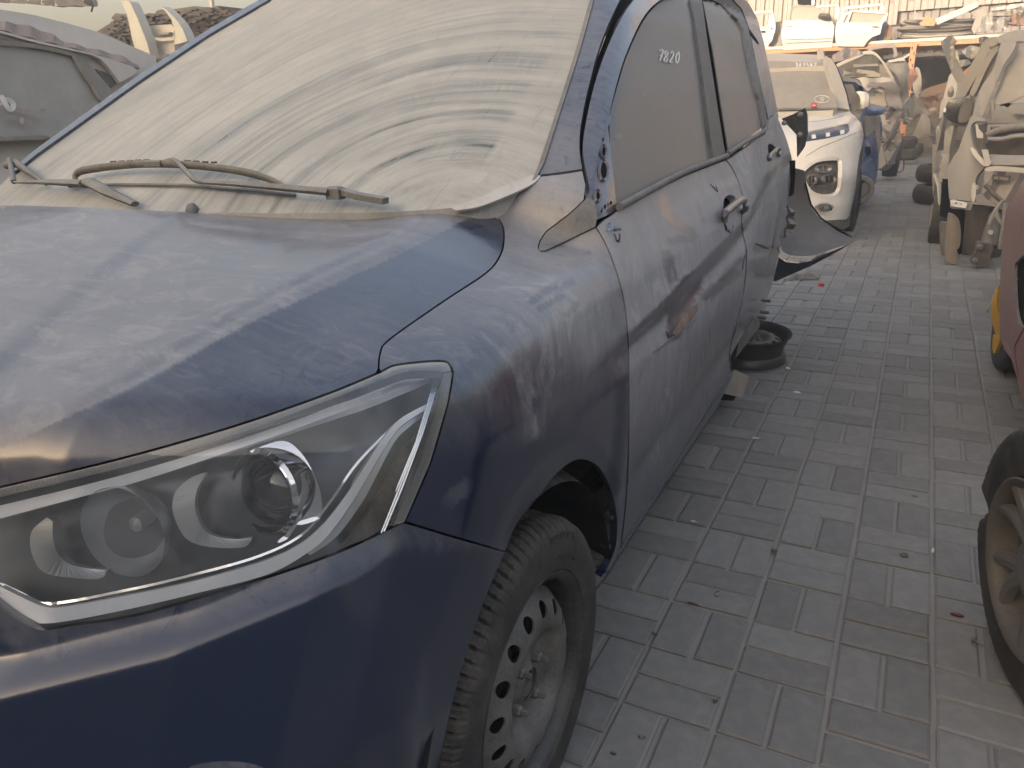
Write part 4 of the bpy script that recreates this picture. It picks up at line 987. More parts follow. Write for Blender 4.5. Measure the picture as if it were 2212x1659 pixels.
for n, (x, y, a) in enumerate(slots):
    dx, dy, dz = rg.gauss(0, .0010), rg.gauss(0, .0010), rg.gauss(0, .0011); ra = a+rg.gauss(0, .006); tx, ty = rg.gauss(0, .006), rg.gauss(0, .005)
    if n < 300:
        o = bpy.data.objects.new('paver', me_p); COL.objects.link(o); o.parent = pav; o.location = (x+dx, y+dy, dz); o.rotation_euler = (tx, ty, ra)
    else:
        k = len(Vs); c_, s_ = math.cos(ra), math.sin(ra); tn = rg.random()
        for vx, vy, vz in PVa[0]: Vs.append((x+dx+vx*c_-vy*s_, y+dy+vx*s_+vy*c_, vz+dz+vy*tx*.8)); Tn.append(tn)
        Fs += [tuple(k+i for i in f) for f in PVa[1]]
far = mesh('far_pavers', Vs, Fs, M_pave, pav, smooth=False, attr={'tone': np.array(Tn)}); far['kind'] = 'stuff'

# ================================================================== RIM, BRACKET, TORN BUMPER
rim = thing('steel_rim', (-.665, 3.87, 0), 'bare steel wheel rim lying flat on the paving under the tail of the blue car', 'wheel rim')
steel_rim('', (-.665, 3.87, .160), (.03, -.02, 1), M_steel, M_rimblk, rim, w_=.158)
brk = tag(plate('sill_bracket', C6([(655, 1215), (685, 1190), (795, 1240), (772, 1330), (740, 1420), (590, 1385), (600, 1330)]), ((-.62, 3.0, .2), (.5, -.8, .3)), .03, M_blackd, car, bend=None), None)
plate('torn_sill_end', C6([(830, 770), (890, 790), (882, 840), (830, 900), (700, 1080), (650, 1145), (635, 1110), (700, 960), (790, 830)]), ((-.60, 3.0, .3), (.8, -.6, .2)), .03, M_dkgrey, car)
plate('spring_seat', C6([(560, 1440), (590, 1385), (690, 1400), (670, 1445)]), ('y', 3.15), .08, M_gap, car)
for q in ((945, 715), (922, 760), (958, 618)):
    p = at(*C6([q])[0], 'y', 3.45); MB().lathe(p, (1, -.2, 0), [(.0001, -.03), (.008, -.03), (.008, .008), (.0001, .01)], 10).build('body_bolt', M_dkgrey, car)
flap = thing('torn_bumper', (-.4, 4.0, .55), 'dark rear bumper cover torn loose and curling out behind the blue car', 'bumper')
fo = [(1700, 372), (1718, 374), (1733, 377), (1741, 403), (1752, 442)]+cr([(1752, 442), (1773, 471), (1809, 497), (1852, 519)])[1:]+cr([(1852, 519), (1817, 534), (1783, 547), (1757, 559), (1723, 566), (1692, 563), (1680, 552)])[1:]+[(1680, 520), (1700, 470)]
M_flap = dusty('bumper_inside', (.045, .047, .055), .55, 0, dust=.40, up=.15, dcol=(.22, .205, .19), streak=False)
fb = lambda vv, P: .16*((vv[:, 1]-450)/110)**2-.05*(vv[:, 0]-1720)/130
plate('bumper_skin', fo, ((-.4, 4.0, .6), (.25, -.9, .35)), .006, M_flap, flap, step=9, bend=fb)
plate('lower_lip', C6([(1045, 262), (1100, 298), (1200, 310), (1330, 285), (1440, 228), (1560, 180), (1659, 125), (1560, 195), (1440, 262), (1300, 335), (1150, 400), (1010, 462), (1000, 455), (1020, 370)]), ((-.4, 3.99, .5), (.2, -.95, -.1)), .03, M_paint, flap, step=8, dust=.05)
ribbon('skin_edge', [C2([(355, 1125), (410, 1130), (440, 1230), (480, 1380), (560, 1490), (700, 1590), (820, 1650)])], ((-.4, 3.97, .6), (.25, -.9, .35)), .008, M_gap, flap)
liner = plate('arch_liner', CS([(1690, 318), (1770, 282), (1845, 242), (1866, 290), (1870, 430), (1842, 525), (1785, 600), (1785, 540), (1782, 440), (1735, 380)]), ((-.48, 4.05, 1.), (.5, -.85, .1)), .01, M_black, flap, step=9, bend=lambda vv, P: .03*np.sin((vv[:, 0]-1690)/20))
for q in ((1822, 288), (1818, 436), (1705, 350)): MB().lathe(at(*CS([q])[0], 'y', 4.0), (0, -1, 0), [(.012, -.02), (.012, .006), (.0002, .012)], 10).build('clip', M_blackd, flap)
plate('crumpled_edge', CS([(1760, 630), (1787, 625), (1785, 760), (1775, 870), (1755, 890), (1768, 770)]), ((-.52, 3.6, .8), (.6, -.8, 0)), .02, M_gap, car)
plate('crumpled_edge', CS([(1745, 960), (1775, 1000), (1783, 1080), (1782, 1165), (1740, 1150), (1700, 1195), (1730, 1130), (1740, 1050)]), ((-.52, 3.6, .6), (.6, -.8, .1)), .02, M_dkgrey, car, step=6, bend=lambda vv, P: .012*np.sin(vv[:, 1]/4))

# ================================================================== WHITE SUV (behind the blue car)
suv = thing('white_suv', (-1.36, 9.2, 0), 'white SUV with slim lamp strip and faded windscreen, parked behind the blue car', 'car')
def Fsuv(P, r):
    X, Y, z = P[:, 0], P[:, 1], P[:, 2]
    hz = I(Y, [7.0, 7.3, 7.6, 8.2, 9.2], [.86, .94, .99, 1.07, 1.12])-.05*np.clip((X+.8)/.3, 0, 1)**2+.012*sst((X+.75)/.06)
    sx = I(z, [.2, .5, .8, 1.0, 1.4, 1.65], [-.52, -.485, -.475, -.52, -.66, -.80])
    fy = 7.22+.42*np.clip((X+1.36)/.89, -1, 1.3)**4+.30*np.clip(z-.65, -.3, .5)-.06*np.exp(-((z-.60)/.10)**2)
    return smax(smax(z-hz, X-sx, .10), fy-Y, .10)
def Fsuvw(P, r): return P[:, 2]-(1.10+.62*(P[:, 1]-8.55+.12*(1-((P[:, 0]+1.36)/.7)**2)))
kw = dict(t1=12., n=240)
wb = C2([(60, 560), (225, 578), (480, 576), (700, 574), (785, 574), (812, 622), (850, 650), (885, 700), (905, 745), (915, 800), (905, 880), (880, 960), (862, 1100), (850, 1230), (800, 1470), (770, 1502), (650, 1508), (560, 1512), (60, 1512)])
lampc = C2(cr([(405, 1130), (440, 1075), (520, 1020), (620, 1002), (700, 1003), (722, 1040), (718, 1180), (700, 1262), (655, 1302), (560, 1308), (480, 1275), (430, 1200)], 4, closed=True))
strip_ = C2([(380, 790), (440, 778), (560, 752), (700, 722), (792, 704), (804, 735), (801, 768), (775, 795), (600, 836), (440, 860), (380, 866)])
foge = C2(ell(588, 1414, 84, 46, 22))
sheet('body', wb, Fsuv, M_white, suv, step=7, thick=.03, holes=[lampc, strip_, foge], **kw)
sheet('lamp_housing', inset(lampc, -1.5), Fsuv, M_black, suv, step=6, level=-.05, thick=0, **kw)
sheet('lamp_lower_lid', C2([(462, 1240), (500, 1225), (705, 1212), (698, 1262), (655, 1298), (560, 1300), (490, 1275)]), Fsuv, M_dkgrey, suv, step=6, level=-.02, thick=.02, **kw)
for cx, cy, rx, ry in ((582, 1084, 66, 27), (632, 1170, 60, 34), (487, 1172, 40, 34)):
    c = cast([C2([(cx, cy)])[0]], Fsuv, level=-.03, **kw)[0]
    l_ = sub('lamp_unit', suv, tuple(c))
    sheet('lamp_reflector', C2(ell(cx, cy, rx, ry, 20)), Fsuv, M_bowl, l_, step=4, level=lambda v, q=C2([(cx, cy)])[0], a=rx*.2614: -.030-.03*np.clip(1-((v[:, 0]-q[0])/a)**2, 0, 1), thick=.01, **kw)
    ribbon('lamp_ring', [C2(ell(cx, cy, rx+3, ry+3, 24)+[(cx+rx+3, cy)])], Fsuv, .014, M_dkgrey, l_, level=-.028, lift=.004, thick=.01, **kw)
    sheet('lamp_divider', C2([(cx-3, cy-ry), (cx+3, cy-ry), (cx+3, cy+ry), (cx-3, cy+ry)]), Fsuv, M_dkgrey, l_, step=5, level=-.026, thick=.01, **kw)
ribbon('lamp_surround', [lampc+lampc[:1]], Fsuv, .03, M_white, suv, lift=.004, thick=.006, **kw)
sheet('lamp_strip', inset(strip_, -1), Fsuv, M_lampin, suv, step=6, level=-.012, thick=0, **kw)
for i, (x, y) in enumerate(((503, 818), (620, 802), (740, 780))):
    sheet('marker_lamp', C2([(x-18, y-14), (x+14, y-20), (x+18, y+10), (x-14, y+18)]), Fsuv, M_whitepl, suv, step=5, level=-.004, thick=.006, **kw)
sheet('fog_recess', inset(foge, -1), Fsuv, M_white2, suv, step=6, level=-.03, thick=0, **kw)
sheet('fog_lamp', C2([(545, 1385), (640, 1378), (660, 1392), (655, 1425), (560, 1432), (545, 1415)]), Fsuv, M_chromed, suv, step=6, level=-.012, thick=.02, **kw)
ribbon('fog_lamp_rim', [foge+foge[:1]], Fsuv, .012, M_white2, suv, lift=.004, **kw)
sheet('lower_cladding', C2([(560, 1510), (650, 1524), (770, 1502), (800, 1470), (850, 1235), (864, 1100), (884, 960), (905, 885), (912, 900), (905, 1000), (882, 1150), (858, 1340), (800, 1560), (742, 1590), (690, 1560)]), Fsuv, M_dkgrey, suv, step=7, level=-.005, thick=.04, **kw)
ribbon('bonnet_seam', [C2([(440, 700), (560, 688), (690, 665), (780, 632)]), C2([(430, 985), (560, 905), (700, 850), (820, 800), (905, 765)]), C2([(890, 690), (905, 715), (890, 722)])], Fsuv, .007, M_grey, suv, lift=.001, **kw)
ribbon('bonnet_edge', [C2([(225, 590), (480, 590), (690, 588), (770, 600), (812, 625)])], Fsuv, .01, M_white2, suv, lift=.003, **kw)
sheet('windscreen', C2([(40, 185), (104, 191), (580, 206), (606, 230), (650, 380), (690, 530), (702, 578), (225, 580), (40, 580)]), Fsuvw, M_glass2, suv, step=12, thick=.02, **kw)
ribbon('etched_number', [[tuple(C2([p])[0]) for p in L] for L in digits('341587', 350, 210, 27, 36, 0)], Fsuvw, .012, M_ink, suv, lift=.02, **kw)
ribbon('chalk_ring', [C2(ell(570, 508, 62, 30, 24)+[(632, 508)]), C2([(590, 495), (560, 497), (560, 510), (585, 512), (580, 525), (550, 525)])], Fsuvw, .007, M_ink, suv, lift=.02, **kw)
sheet('sticker', C2([(481, 541), (526, 539), (527, 577), (482, 579)]), Fsuvw, M_redpl, suv, step=8, thick=.004, level=.02, **kw)
sheet('sticker_print', C2([(490, 555), (517, 554), (517, 562), (490, 563)]), Fsuvw, M_whitepl, suv, step=8, thick=.003, level=.026, **kw)
plate('windscreen_pillar', C2([(598, 150), (650, 175), (695, 250), (735, 360), (775, 475), (800, 600), (785, 590), (702, 578), (650, 380), (604, 225)]), ((-.7, 8.9, 1.4), (.45, -.8, .35)), .06, M_white2, suv, step=8)
plate('side_window', C2([(672, 200), (700, 245), (742, 350), (782, 470), (806, 600), (798, 600), (770, 478), (730, 362), (690, 255)]), ((-.62, 9.1, 1.4), (.7, -.6, .3)), .03, M_gap, suv, step=8)
plate('roof', C2([(20, 130), (300, 132), (530, 140), (596, 150), (612, 215), (580, 207), (300, 197), (104, 190), (20, 188)]), ((-1.3, 9.6, 1.65), (0, -.5, .85)), .04, M_white2, suv, step=12)
plate('roof_rail_foot', C2([(527, 97), (575, 93), (584, 110), (588, 182), (534, 182)]), ('y', 9.4), .08, M_white2, suv)
MB().box((-1.5, 9.5, .75), (1.40, 2.4, .75)).box((-1.5, 9.9, 1.30), (1.1, 1.6, .5)).build('rear_body', M_white2, suv)
mir = sub('door_mirror', suv, tuple(at(1855, 215, 'y', 8.3)))
plate('mirror_shell', C2(cr([(848, 452), (900, 444), (945, 462), (962, 500), (955, 560), (920, 582), (862, 588), (884, 520)], 4, closed=True)), ('y', 8.25), .10, M_white, mir, step=5, bend=dome(.05, *C2([(910, 520)])[0], 16, 20))
plate('mirror_face', C2(cr([(812, 540), (820, 470), (850, 450), (884, 500), (880, 560), (858, 600), (825, 615)], 4, closed=True)), ('y', 8.20), .03, M_dkgrey, mir, step=5)
plate('mirror_foot', C2([(815, 600), (860, 588), (905, 585), (905, 610), (878, 665), (850, 645)]), ('y', 8.3), .05, M_grey, mir)
tyr = MB().lathe(tuple(at(*C2([(805, 1500)])[0], 'y', 8.35)-np.array([0, 0, -.18])), (1, 0, 0), [(.2, -.14), (.30, -.12), (.31, 0), (.31, .04), (.2, .06)], 28).build('front_tyre', M_tyre, suv, smooth=True)

# ================================================================== BRIGHT BLUE CAR
bc = thing('blue_hatchback', (-1.2, 11, 0), 'bright blue dented car with blue door mirror, wedged between the white SUV and the wreck', 'car')
P9 = ((-.55, 10.4, .8), (.55, -.85, .1))
plate('body', C2(cr([(730, 335), (800, 335), (865, 352), (905, 400), (935, 450), (945, 560), (955, 640), (1035, 642), (1052, 700), (1064, 830), (1060, 900), (1040, 1010), (1015, 1190), (990, 1212)], 3)+[(900, 1380), (850, 1392), (760, 1300), (700, 600)]), P9, .25, M_bluer, bc, step=7, bend=lambda vv, P: .05*np.sin(vv[:, 0]/9)*np.cos(vv[:, 1]/17))
plate('dusty_door', C2([(910, 640), (1030, 645), (1040, 720), (1060, 870), (1030, 960), (1012, 860), (1000, 760), (960, 820), (930, 800)]), ((-.53, 10.2, .8), (.55, -.85, .1)), .03, M_silver, bc, step=6, bend=lambda vv, P: .03*np.sin(vv[:, 0]/6))
plate('roof', C2([(728, 333), (800, 333), (870, 352), (905, 400), (880, 395), (850, 368), (760, 360), (728, 358)]), ((-.7, 10.3, 1.4), (.3, -.7, .5)), .05, M_silver, bc)
plate('side_window', C2([(868, 392), (895, 400), (915, 445), (900, 445), (880, 430)]), ('y', 10.0), .02, M_gap, bc)
plate('windscreen', C2([(740, 388), (820, 385), (845, 440), (850, 560), (790, 540)]), ('y', 10.05), .02, M_glass2, bc)
plate('mirror_shell', C2(cr([(940, 610), (962, 568), (1040, 562), (1086, 582), (1096, 604), (1060, 636), (1000, 645), (945, 645)], 4, closed=True)), ('y', 9.9), .10, M_bluer, bc, step=5, bend=dome(.05, *C2([(1015, 605)])[0], 22, 12))
plate('lower_bumper', C2(cr([(868, 1120), (900, 1068), (960, 1030), (1003, 1004), (1010, 1100), (990, 1230), (940, 1340), (880, 1388), (845, 1390), (850, 1250)], 4, closed=True)), ((-.6, 10.0, .3), (.5, -.85, -.1)), .1, M_bluer, bc, step=6, bend=dome(.06, *C2([(930, 1200)])[0], 22, 46))
c = at(*C2([(882, 1255)])[0], 'y', 9.85)
MB().lathe(c, (.2, -1, 0), [(.16, .0), (.15, .03), (.11, .03), (.10, .0), (.08, .02), (.04, .02), (.0003, .03)], 24).build('hub', M_grey, bc, smooth=True)
plate('headlamp', C2([(870, 1175), (915, 1178), (925, 1192), (905, 1203), (868, 1198)]), ('y', 9.8), .03, M_chromed, bc)
plate('side_skirt', C2([(1005, 1100), (1030, 1000), (1030, 1120), (1015, 1205), (990, 1215)]), ((-.5, 10.6, .3), (.8, -.6, 0)), .05, M_grey, bc)
plate('bonnet_gap', C2([(928, 900), (970, 905), (975, 960), (940, 985), (925, 940)]), ('y', 9.95), .03, M_gap, bc)

# ================================================================== CUT-UP WRECK
wr = thing('wrecked_car', (-1.2, 13.3, 0), 'stripped cream car shell with its rear cut open, torn wheel arch and dangling metal', 'wreck')
PY = lambda y: ('y', y)
plate('cut_roof_rail', C2(cr([(676, 228), (760, 185), (900, 140), (905, 116), (960, 108), (1010, 120), (1055, 165), (1110, 240), (1150, 310), (1170, 352)], 4)+cr([(1150, 350), (1115, 290), (1075, 220), (1035, 170), (990, 140), (920, 140), (900, 152), (780, 205), (690, 246)], 4)), PY(13.0), .12, M_white2, wr, step=6)
plate('cabin_inside', C2([(690, 240), (900, 150), (990, 145), (1040, 180), (1050, 330), (730, 330)]), PY(13.6), .05, M_dkgrey, wr)
plate('parcel_shelf', C2([(735, 330), (740, 270), (860, 262), (1000, 275), (1050, 300), (1050, 325), (900, 322)]), PY(13.3), .10, M_white2, wr)
plate('seat_back', C2([(760, 268), (790, 260), (865, 264), (850, 282), (780, 284)]), PY(13.15), .05, M_dkgrey, wr)
plate('wiring_board', C2([(722, 312), (800, 300), (930, 296), (950, 308), (900, 320), (730, 322)]), PY(13.1), .04, M_dkgrey, wr)
plate('rear_pillar', C2([(1046, 215), (1075, 225), (1150, 345), (1060, 330), (1045, 300)]), PY(13.1), .05, M_silver, wr)
plate('inner_panel', C2([(830, 220), (900, 222), (1030, 215), (1035, 232), (920, 236), (832, 246)]), PY(13.35), .03, M_white2, wr)
plate('quarter_panel', C2(cr([(735, 345), (900, 328), (960, 338), (1060, 325), (1165, 352), (1210, 430), (1232, 520), (1235, 600)], 3)+[(1110, 575), (1108, 440), (1060, 406), (985, 412), (945, 450), (900, 400)]), ((-.6, 12.9, 1.2), (.35, -.9, .2)), .06, M_white2, wr, step=7, bend=lambda vv, P: .03*np.sin(vv[:, 0]/8))
plate('wheel_arch_panel', C2(cr([(935, 412), (970, 368), (1060, 372), (1140, 362), (1180, 380), (1212, 440), (1236, 565)], 4)+[(1225, 602), (1195, 572), (1115, 572), (1104, 460), (1080, 415), (1030, 402)]), ((-.5, 12.7, 1.1), (.5, -.85, .1)), .04, M_purple, wr, step=6, bend=lambda vv, P: .02*np.sin(vv[:, 1]/7))
plate('arch_lining', C2(cr([(945, 450), (985, 425), (1040, 418), (1090, 440), (1108, 500), (1112, 572)], 4)+[(1060, 565), (960, 540)]), PY(13.05), .05, M_white2, wr)
ribbon('arch_edge', [C2(cr([(940, 455), (985, 462), (1000, 432), (1050, 436), (1090, 450)], 4))], PY(12.98)[0:0] or ((0, 12.98, 0), (0, 1, 0)), .03, M_white2, wr, thick=.02)
plate('lower_shell', C2([(1100, 575), (1190, 572), (1232, 606), (1215, 720), (1222, 880), (1180, 1046), (1104, 1046), (1098, 880), (1060, 760), (1140, 715), (1120, 640)]), ((-.45, 12.9, .6), (.35, -.9, 0)), .12, M_purple, wr, step=7, bend=lambda vv, P: .05*np.sin(vv[:, 0]/5+vv[:, 1]/9))
plate('inner_sill', C2([(1044, 640), (1120, 640), (1140, 712), (1062, 752), (1050, 720)]), PY(13.1), .05, M_white2, wr, step=6, bend=lambda vv, P: .04*np.sin(vv[:, 0]/4))
plate('dark_underside', C2([(1050, 750), (1110, 730), (1100, 900), (1104, 1010), (1040, 1000), (1060, 860)]), PY(13.5), .1, M_gap, wr)
rg = random.Random(5)
def scraps(n, box, Y, par, mats, size=(8, 30), name='bent_bracket'):
    for i in range(n):
        x = rg.uniform(box[0], box[2]); y = rg.uniform(box[1], box[3]); s = rg.uniform(*size); a = rg.uniform(0, PI)
        k = rg.randint(4, 6); pts = [(x+s*rg.uniform(.4, 1)*math.cos(a+2*PI*j/k), y+s*rg.uniform(.25, .7)*math.sin(a+2*PI*j/k)) for j in range(k)]
        plate(name, pts, ((0, Y+rg.uniform(-.15, .15), 0), (rg.uniform(-.3, .3), -1, rg.uniform(-.3, .3))), .03, rg.choice(mats), par, smooth=False)
def cable(name, pts, Y, r, mat, par): return tube(name, [at(x, y, 'y', Y) for x, y in cr(pts, 5)], r, mat, par, seg=6)
bx = C2([(1100, 560), (1310, 720)]); scraps(24, (*bx[0], *bx[1]), 12.7, wr, [M_white2, M_grey, M_dkgrey, M_purple], (2.5, 8))
bx = C2([(1050, 760), (1240, 980)]); scraps(18, (*bx[0], *bx[1]), 12.8, wr, [M_grey, M_dkgrey, M_purple, M_dkgrey], (2, 8))
for i in range(4): plate('radiator_fin', C2([(1060, 800+i*26), (1100, 792+i*26), (1100, 800+i*26), (1060, 808+i*26)]), PY(12.9), .05, M_grey, wr)
MB().lathe(at(*C2([(1285, 600)])[0], 'y', 13.2), (.9, -.4, 0), [(.0003, .02), (.06, .03), (.06, .01), (.17, .01), (.17, -.02), (.0003, -.02)], 28).build('brake_disc', M_grey, wr, smooth=True)
tube('exhaust_box', [at(*C2([(1035, 1010)])[0], 'y', 13.0), at(*C2([(1092, 1030)])[0], 'y', 13.2)], [.14, .13], M_grey, wr, seg=14)
tube('exhaust_box', [at(*C2([(1040, 930)])[0], 'y', 13.2), at(*C2([(1085, 960)])[0], 'y', 13.4)], [.11, .11], M_grey, wr, seg=14)
cable('hanging_wire', C2([(1190, 720), (1215, 800), (1238, 880), (1240, 960), (1248, 1050), (1235, 1100), (1195, 1110)]), 13.2, .012, M_dkgrey, wr)
MB().lathe(at(*C2([(1145, 1000)])[0], 'y', 13.4), (1, 0, 0), [(.1, -.12), (.26, -.1), (.27, 0), (.26, .1), (.1, .12)], 24).build('tyre', M_tyre, wr, smooth=True)
w2 = thing('car_shell', (-.6, 14.5, 0), 'rounded cream car shell standing behind the cut-up wreck', 'wreck')
plate('body', C2(cr([(1100, 205), (1150, 200), (1200, 190), (1250, 210), (1272, 260), (1262, 330), (1240, 400), (1235, 440), (1170, 340), (1110, 240)], 4, closed=True)), ((-.3, 14.4, 1.4), (.4, -.9, .2)), .5, M_silver, w2, step=7, bend=dome(.15, *C2([(1210, 290)])[0], 26, 40))
plate('torn_edge', C2([(1110, 190), (1180, 175), (1240, 160), (1290, 130), (1296, 145), (1250, 175), (1262, 190), (1200, 195), (1130, 205)]), PY(14.2), .06, M_white2, w2, smooth=False)
plate('lower_body', C2([(1235, 440), (1262, 330), (1285, 420), (1290, 520), (1250, 540), (1236, 600)]), PY(14.6), .2, M_grey, w2)
def sheetpiece(name, label, cat, pts, Y, mat, th=.05, group=None, bend=None, step=0):
    return tag(plate(name, pts, PY(Y), th, mat, step=step, bend=bend), label, cat, group)
sheetpiece('roof_frame_scrap', 'bent tubular frame lying on top of the wreck pile under the shelf', 'scrap', C2([(940, 90), (980, 75), (1160, 45), (1178, 60), (1196, 140), (1170, 165), (1158, 150), (1165, 130), (1152, 70), (1000, 100), (960, 110)]), 14.6, M_purple)
sheetpiece('dashboard_scrap', 'dusty dashboard carcass with round openings lying on the wreck pile', 'scrap', C2(cr([(650, 150), (700, 120), (760, 85), (830, 90), (900, 115), (900, 140), (800, 175), (690, 200), (660, 190)], 3, closed=True)), 14.5, M_purple, .2, bend=lambda vv, P: .06*np.sin(vv[:, 0]/6), step=6)
sheetpiece('red_wing', 'small red car wing propped beside the orange rack post', 'car wing', C1(cr([(1400, 500), (1450, 470), (1482, 518), (1465, 555), (1420, 592), (1388, 602), (1398, 560)], 4, closed=True)), 15.6, M_red, .05, bend=lambda vv, P: .06*np.sin((vv[:, 0]-1955)/12), step=6)

# ================================================================== STORE SHED, RACK AND WHAT STANDS ON IT
sh = thing('storage_shed', (1, 21, 0), 'corrugated metal storage shed closing the far end of the lane', 'shed')
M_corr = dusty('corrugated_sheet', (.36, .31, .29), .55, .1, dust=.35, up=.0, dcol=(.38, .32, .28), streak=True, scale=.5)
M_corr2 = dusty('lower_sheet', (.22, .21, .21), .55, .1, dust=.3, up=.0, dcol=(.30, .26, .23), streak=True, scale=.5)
def corr(name, x0, x1, z0, z1, Y, pitch, dep, mat, par):
    V = []; Fc = []; xs = []; x = x0
    while x < x1: xs += [(x, 0), (x+pitch*.38, 0), (x+pitch*.5, dep), (x+pitch*.88, dep)]; x += pitch
    for (a, d) in xs: V += [(a, Y-d, z0), (a, Y-d, z1)]
    for i in range(len(xs)-1): k = 2*i; Fc.append((k, k+2, k+3, k+1))
    return mesh(name, V, Fc, mat, par, smooth=False)
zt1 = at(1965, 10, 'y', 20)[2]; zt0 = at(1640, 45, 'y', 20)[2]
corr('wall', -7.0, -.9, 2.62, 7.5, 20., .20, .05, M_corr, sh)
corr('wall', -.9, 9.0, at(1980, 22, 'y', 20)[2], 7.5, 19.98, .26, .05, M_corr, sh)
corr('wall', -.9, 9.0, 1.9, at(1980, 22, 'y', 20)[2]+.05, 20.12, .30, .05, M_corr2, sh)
for z in (1.98, 2.15, 3.1): MB().box((4.0, 20.0, z), (10, .08, .07)).build('wall_rail', M_grey, sh)
MB().box((1, 24.5, 1.1), (16, .1, 2.3)).build('back_wall', M_dkgrey, sh)
MB().box((1, 22.3, 2.3), (16, 4.6, .06)).build('ceiling', M_dkgrey, sh)
MB().box((-7, 22.3, 1.2), (.1, 4.6, 2.3)).box((9, 22.3, 1.2), (.1, 4.6, 2.3)).build('side_wall', M_dkgrey, sh)
dw = CD([(1112, -60), (1340, -60), (1350, 0), (1340, 66), (1120, 62)])
plate('window', dw, PY(19.93), .04, M_gap, sh)
plate('window_frame', CD([(1310, -60), (1352, -60), (1342, 72), (1306, 70), (1306, 20)]), PY(19.90), .04, M_whitepl, sh)
rack = thing('pallet_rack', (0, 17.6, 0), 'orange and cream steel shelf rack carrying car doors and bumpers', 'rack')
bl_ = at(1640, 112, 'y', 17.5); br_ = at(2130, 86, 'y', 17.5)
bar_z = float((bl_[2]+br_[2])/2)
d_ = (br_-bl_)/np.linalg.norm(br_-bl_)
MB().bar(bl_-d_*3, br_+d_*3, .06, .10).build('front_beam', M_orange, rack)
MB().bar(bl_-d_*3+np.array([0, -.01, .055]), br_+d_*3+np.array([0, -.01, .055]), .08, .05).build('beam_lip', M_white2, rack)
MB().bar(bl_-d_*3+np.array([0, 1.5, -.02]), br_+d_*3+np.array([0, 1.5, -.02]), .06, .10).build('rear_beam', M_orange, rack)
MB().box(((bl_+br_)/2+np.array([0, .75, .06])), (9.5, 1.5, .03)).build('shelf_board', M_grey, rack)
def post(q0, q1, Y, name='upright'):
    a = at(*C1([q0])[0], 'y', Y); b_ = at(*C1([q1])[0], 'y', Y); x = (a[0]+b_[0])/2
    u_ = sub(name, rack, (x, Y, 0)); MB().box((x, Y, (a[2])/2), (.10, .06, a[2])).build('post', M_orange, u_)
    for i in range(14): MB().box((x-.022+.044*(i % 2), Y-.032, a[2]-.08-.1*i), (.016, .01, .05)).build('post_slot', M_gap, u_)
post((1455, 300), (1430, 490), 17.38)
for x in (-4.2, 4.3): MB().box((x, 17.4, 1.0), (.1, .06, 2.05)).build('upright', M_orange, rack)
def door(label, body, win, quarter, Y, mat, glass, extra=None, group='loose car doors on the rack'):
    c = center(body, 'y', Y); d0 = thing('loose_door_shell', tuple(c), label, 'car door', group)
    plate('door_panel', body, PY(Y), .09, mat, d0, step=7, holes=[win] if win else (), bend=lambda vv, P: .03*np.sin((vv[:, 1]-vv[:, 1].min())/(np.ptp(vv[:, 1]))*PI))
    if glass: plate('window_glass', inset(win, -1), PY(Y+.04), .01, M_glass2, d0)
    if quarter: plate('quarter_glass', quarter, PY(Y-.035), .02, M_glass, d0)
    return d0
d1 = door('grey inner side of a loose door with an empty window frame, leftmost on the rack', CD([(230, 175), (345, 163), (775, 138), (815, 285), (820, 400), (770, 555), (722, 605), (712, 690), (600, 695), (300, 700)]), CD([(300, 330), (400, 300), (480, 215), (745, 180), (715, 360), (480, 386), (320, 400)]), None, 17.5, M_cream, False)
plate('latch_hole', CD([(600, 430), (665, 412), (670, 430), (640, 440), (605, 436)]), PY(17.40), .03, M_gap, d1); plate('latch_hole', CD(ell(760, 385, 12, 8, 10)), PY(17.40), .03, M_gap, d1)
ribbon('weather_strip', [CD(cr([(410, 265), (480, 215), (600, 190), (745, 178)], 4))], ((0, 17.42, 0), (0, 1, 0)), .04, M_grey, d1, thick=.03)
d2 = door('cream loose front door with dark window frame and black mirror, middle of the rack', CD([(930, 282), (1250, 272), (1580, 272), (1612, 360), (1602, 500), (1582, 642), (1250, 660), (920, 682), (902, 500), (902, 420)]), None, None, 17.45, M_cream, False)
wf = CD(cr([(1000, 285), (1008, 200), (1032, 92), (1180, 72), (1330, 80), (1420, 115), (1510, 190), (1590, 272)], 3)); wi = CD(cr([(1012, 276), (1020, 200), (1045, 105), (1180, 88), (1320, 95), (1400, 130), (1490, 200), (1560, 272)], 3))
plate('window_frame', wf, PY(17.5), .04, M_grey, d2, holes=[inset(wi, .5)]); plate('window_glass', wi, PY(17.52), .01, M_glass2, d2)
plate('door_mirror', CD(cr([(1395, 230), (1415, 182), (1470, 178), (1540, 186), (1570, 250), (1540, 268), (1470, 268), (1405, 255)], 3, closed=True)), PY(17.3), .12, M_black, d2, step=5, bend=dome(.05, *CD([(1470, 222)])[0], 15, 9))
plate('door_handle', CD([(940, 342), (990, 338), (1045, 346), (1040, 352), (990, 356), (945, 352)]), PY(17.38), .03, M_white2, d2)
ribbon('body_crease', [CD([(918, 522), (1250, 520), (1595, 510)]), CD([(918, 576), (1250, 562), (1590, 546)])], ((0, 17.37, 0), (0, 1, 0)), .025, M_white2, d2, thick=.015)
d3 = door('pale yellow-white loose rear door with small quarter window, right one on the rack', C1([(915, 195), (925, 150), (960, 112), (1010, 75), (1050, 72), (1278, 92), (1262, 130), (1238, 165), (1222, 235), (1165, 256), (1128, 290), (1110, 320), (1000, 320), (920, 318), (912, 240)]), C1([(1003, 155), (1030, 82), (1262, 97), (1212, 160)]), C1([(962, 158), (985, 104), (1002, 98), (975, 160)]), 17.35, M_cream, True)
plate('door_handle', C1([(1155, 184), (1185, 179), (1216, 183), (1212, 188), (1180, 188)]), PY(17.27), .03, M_maroon, d3)
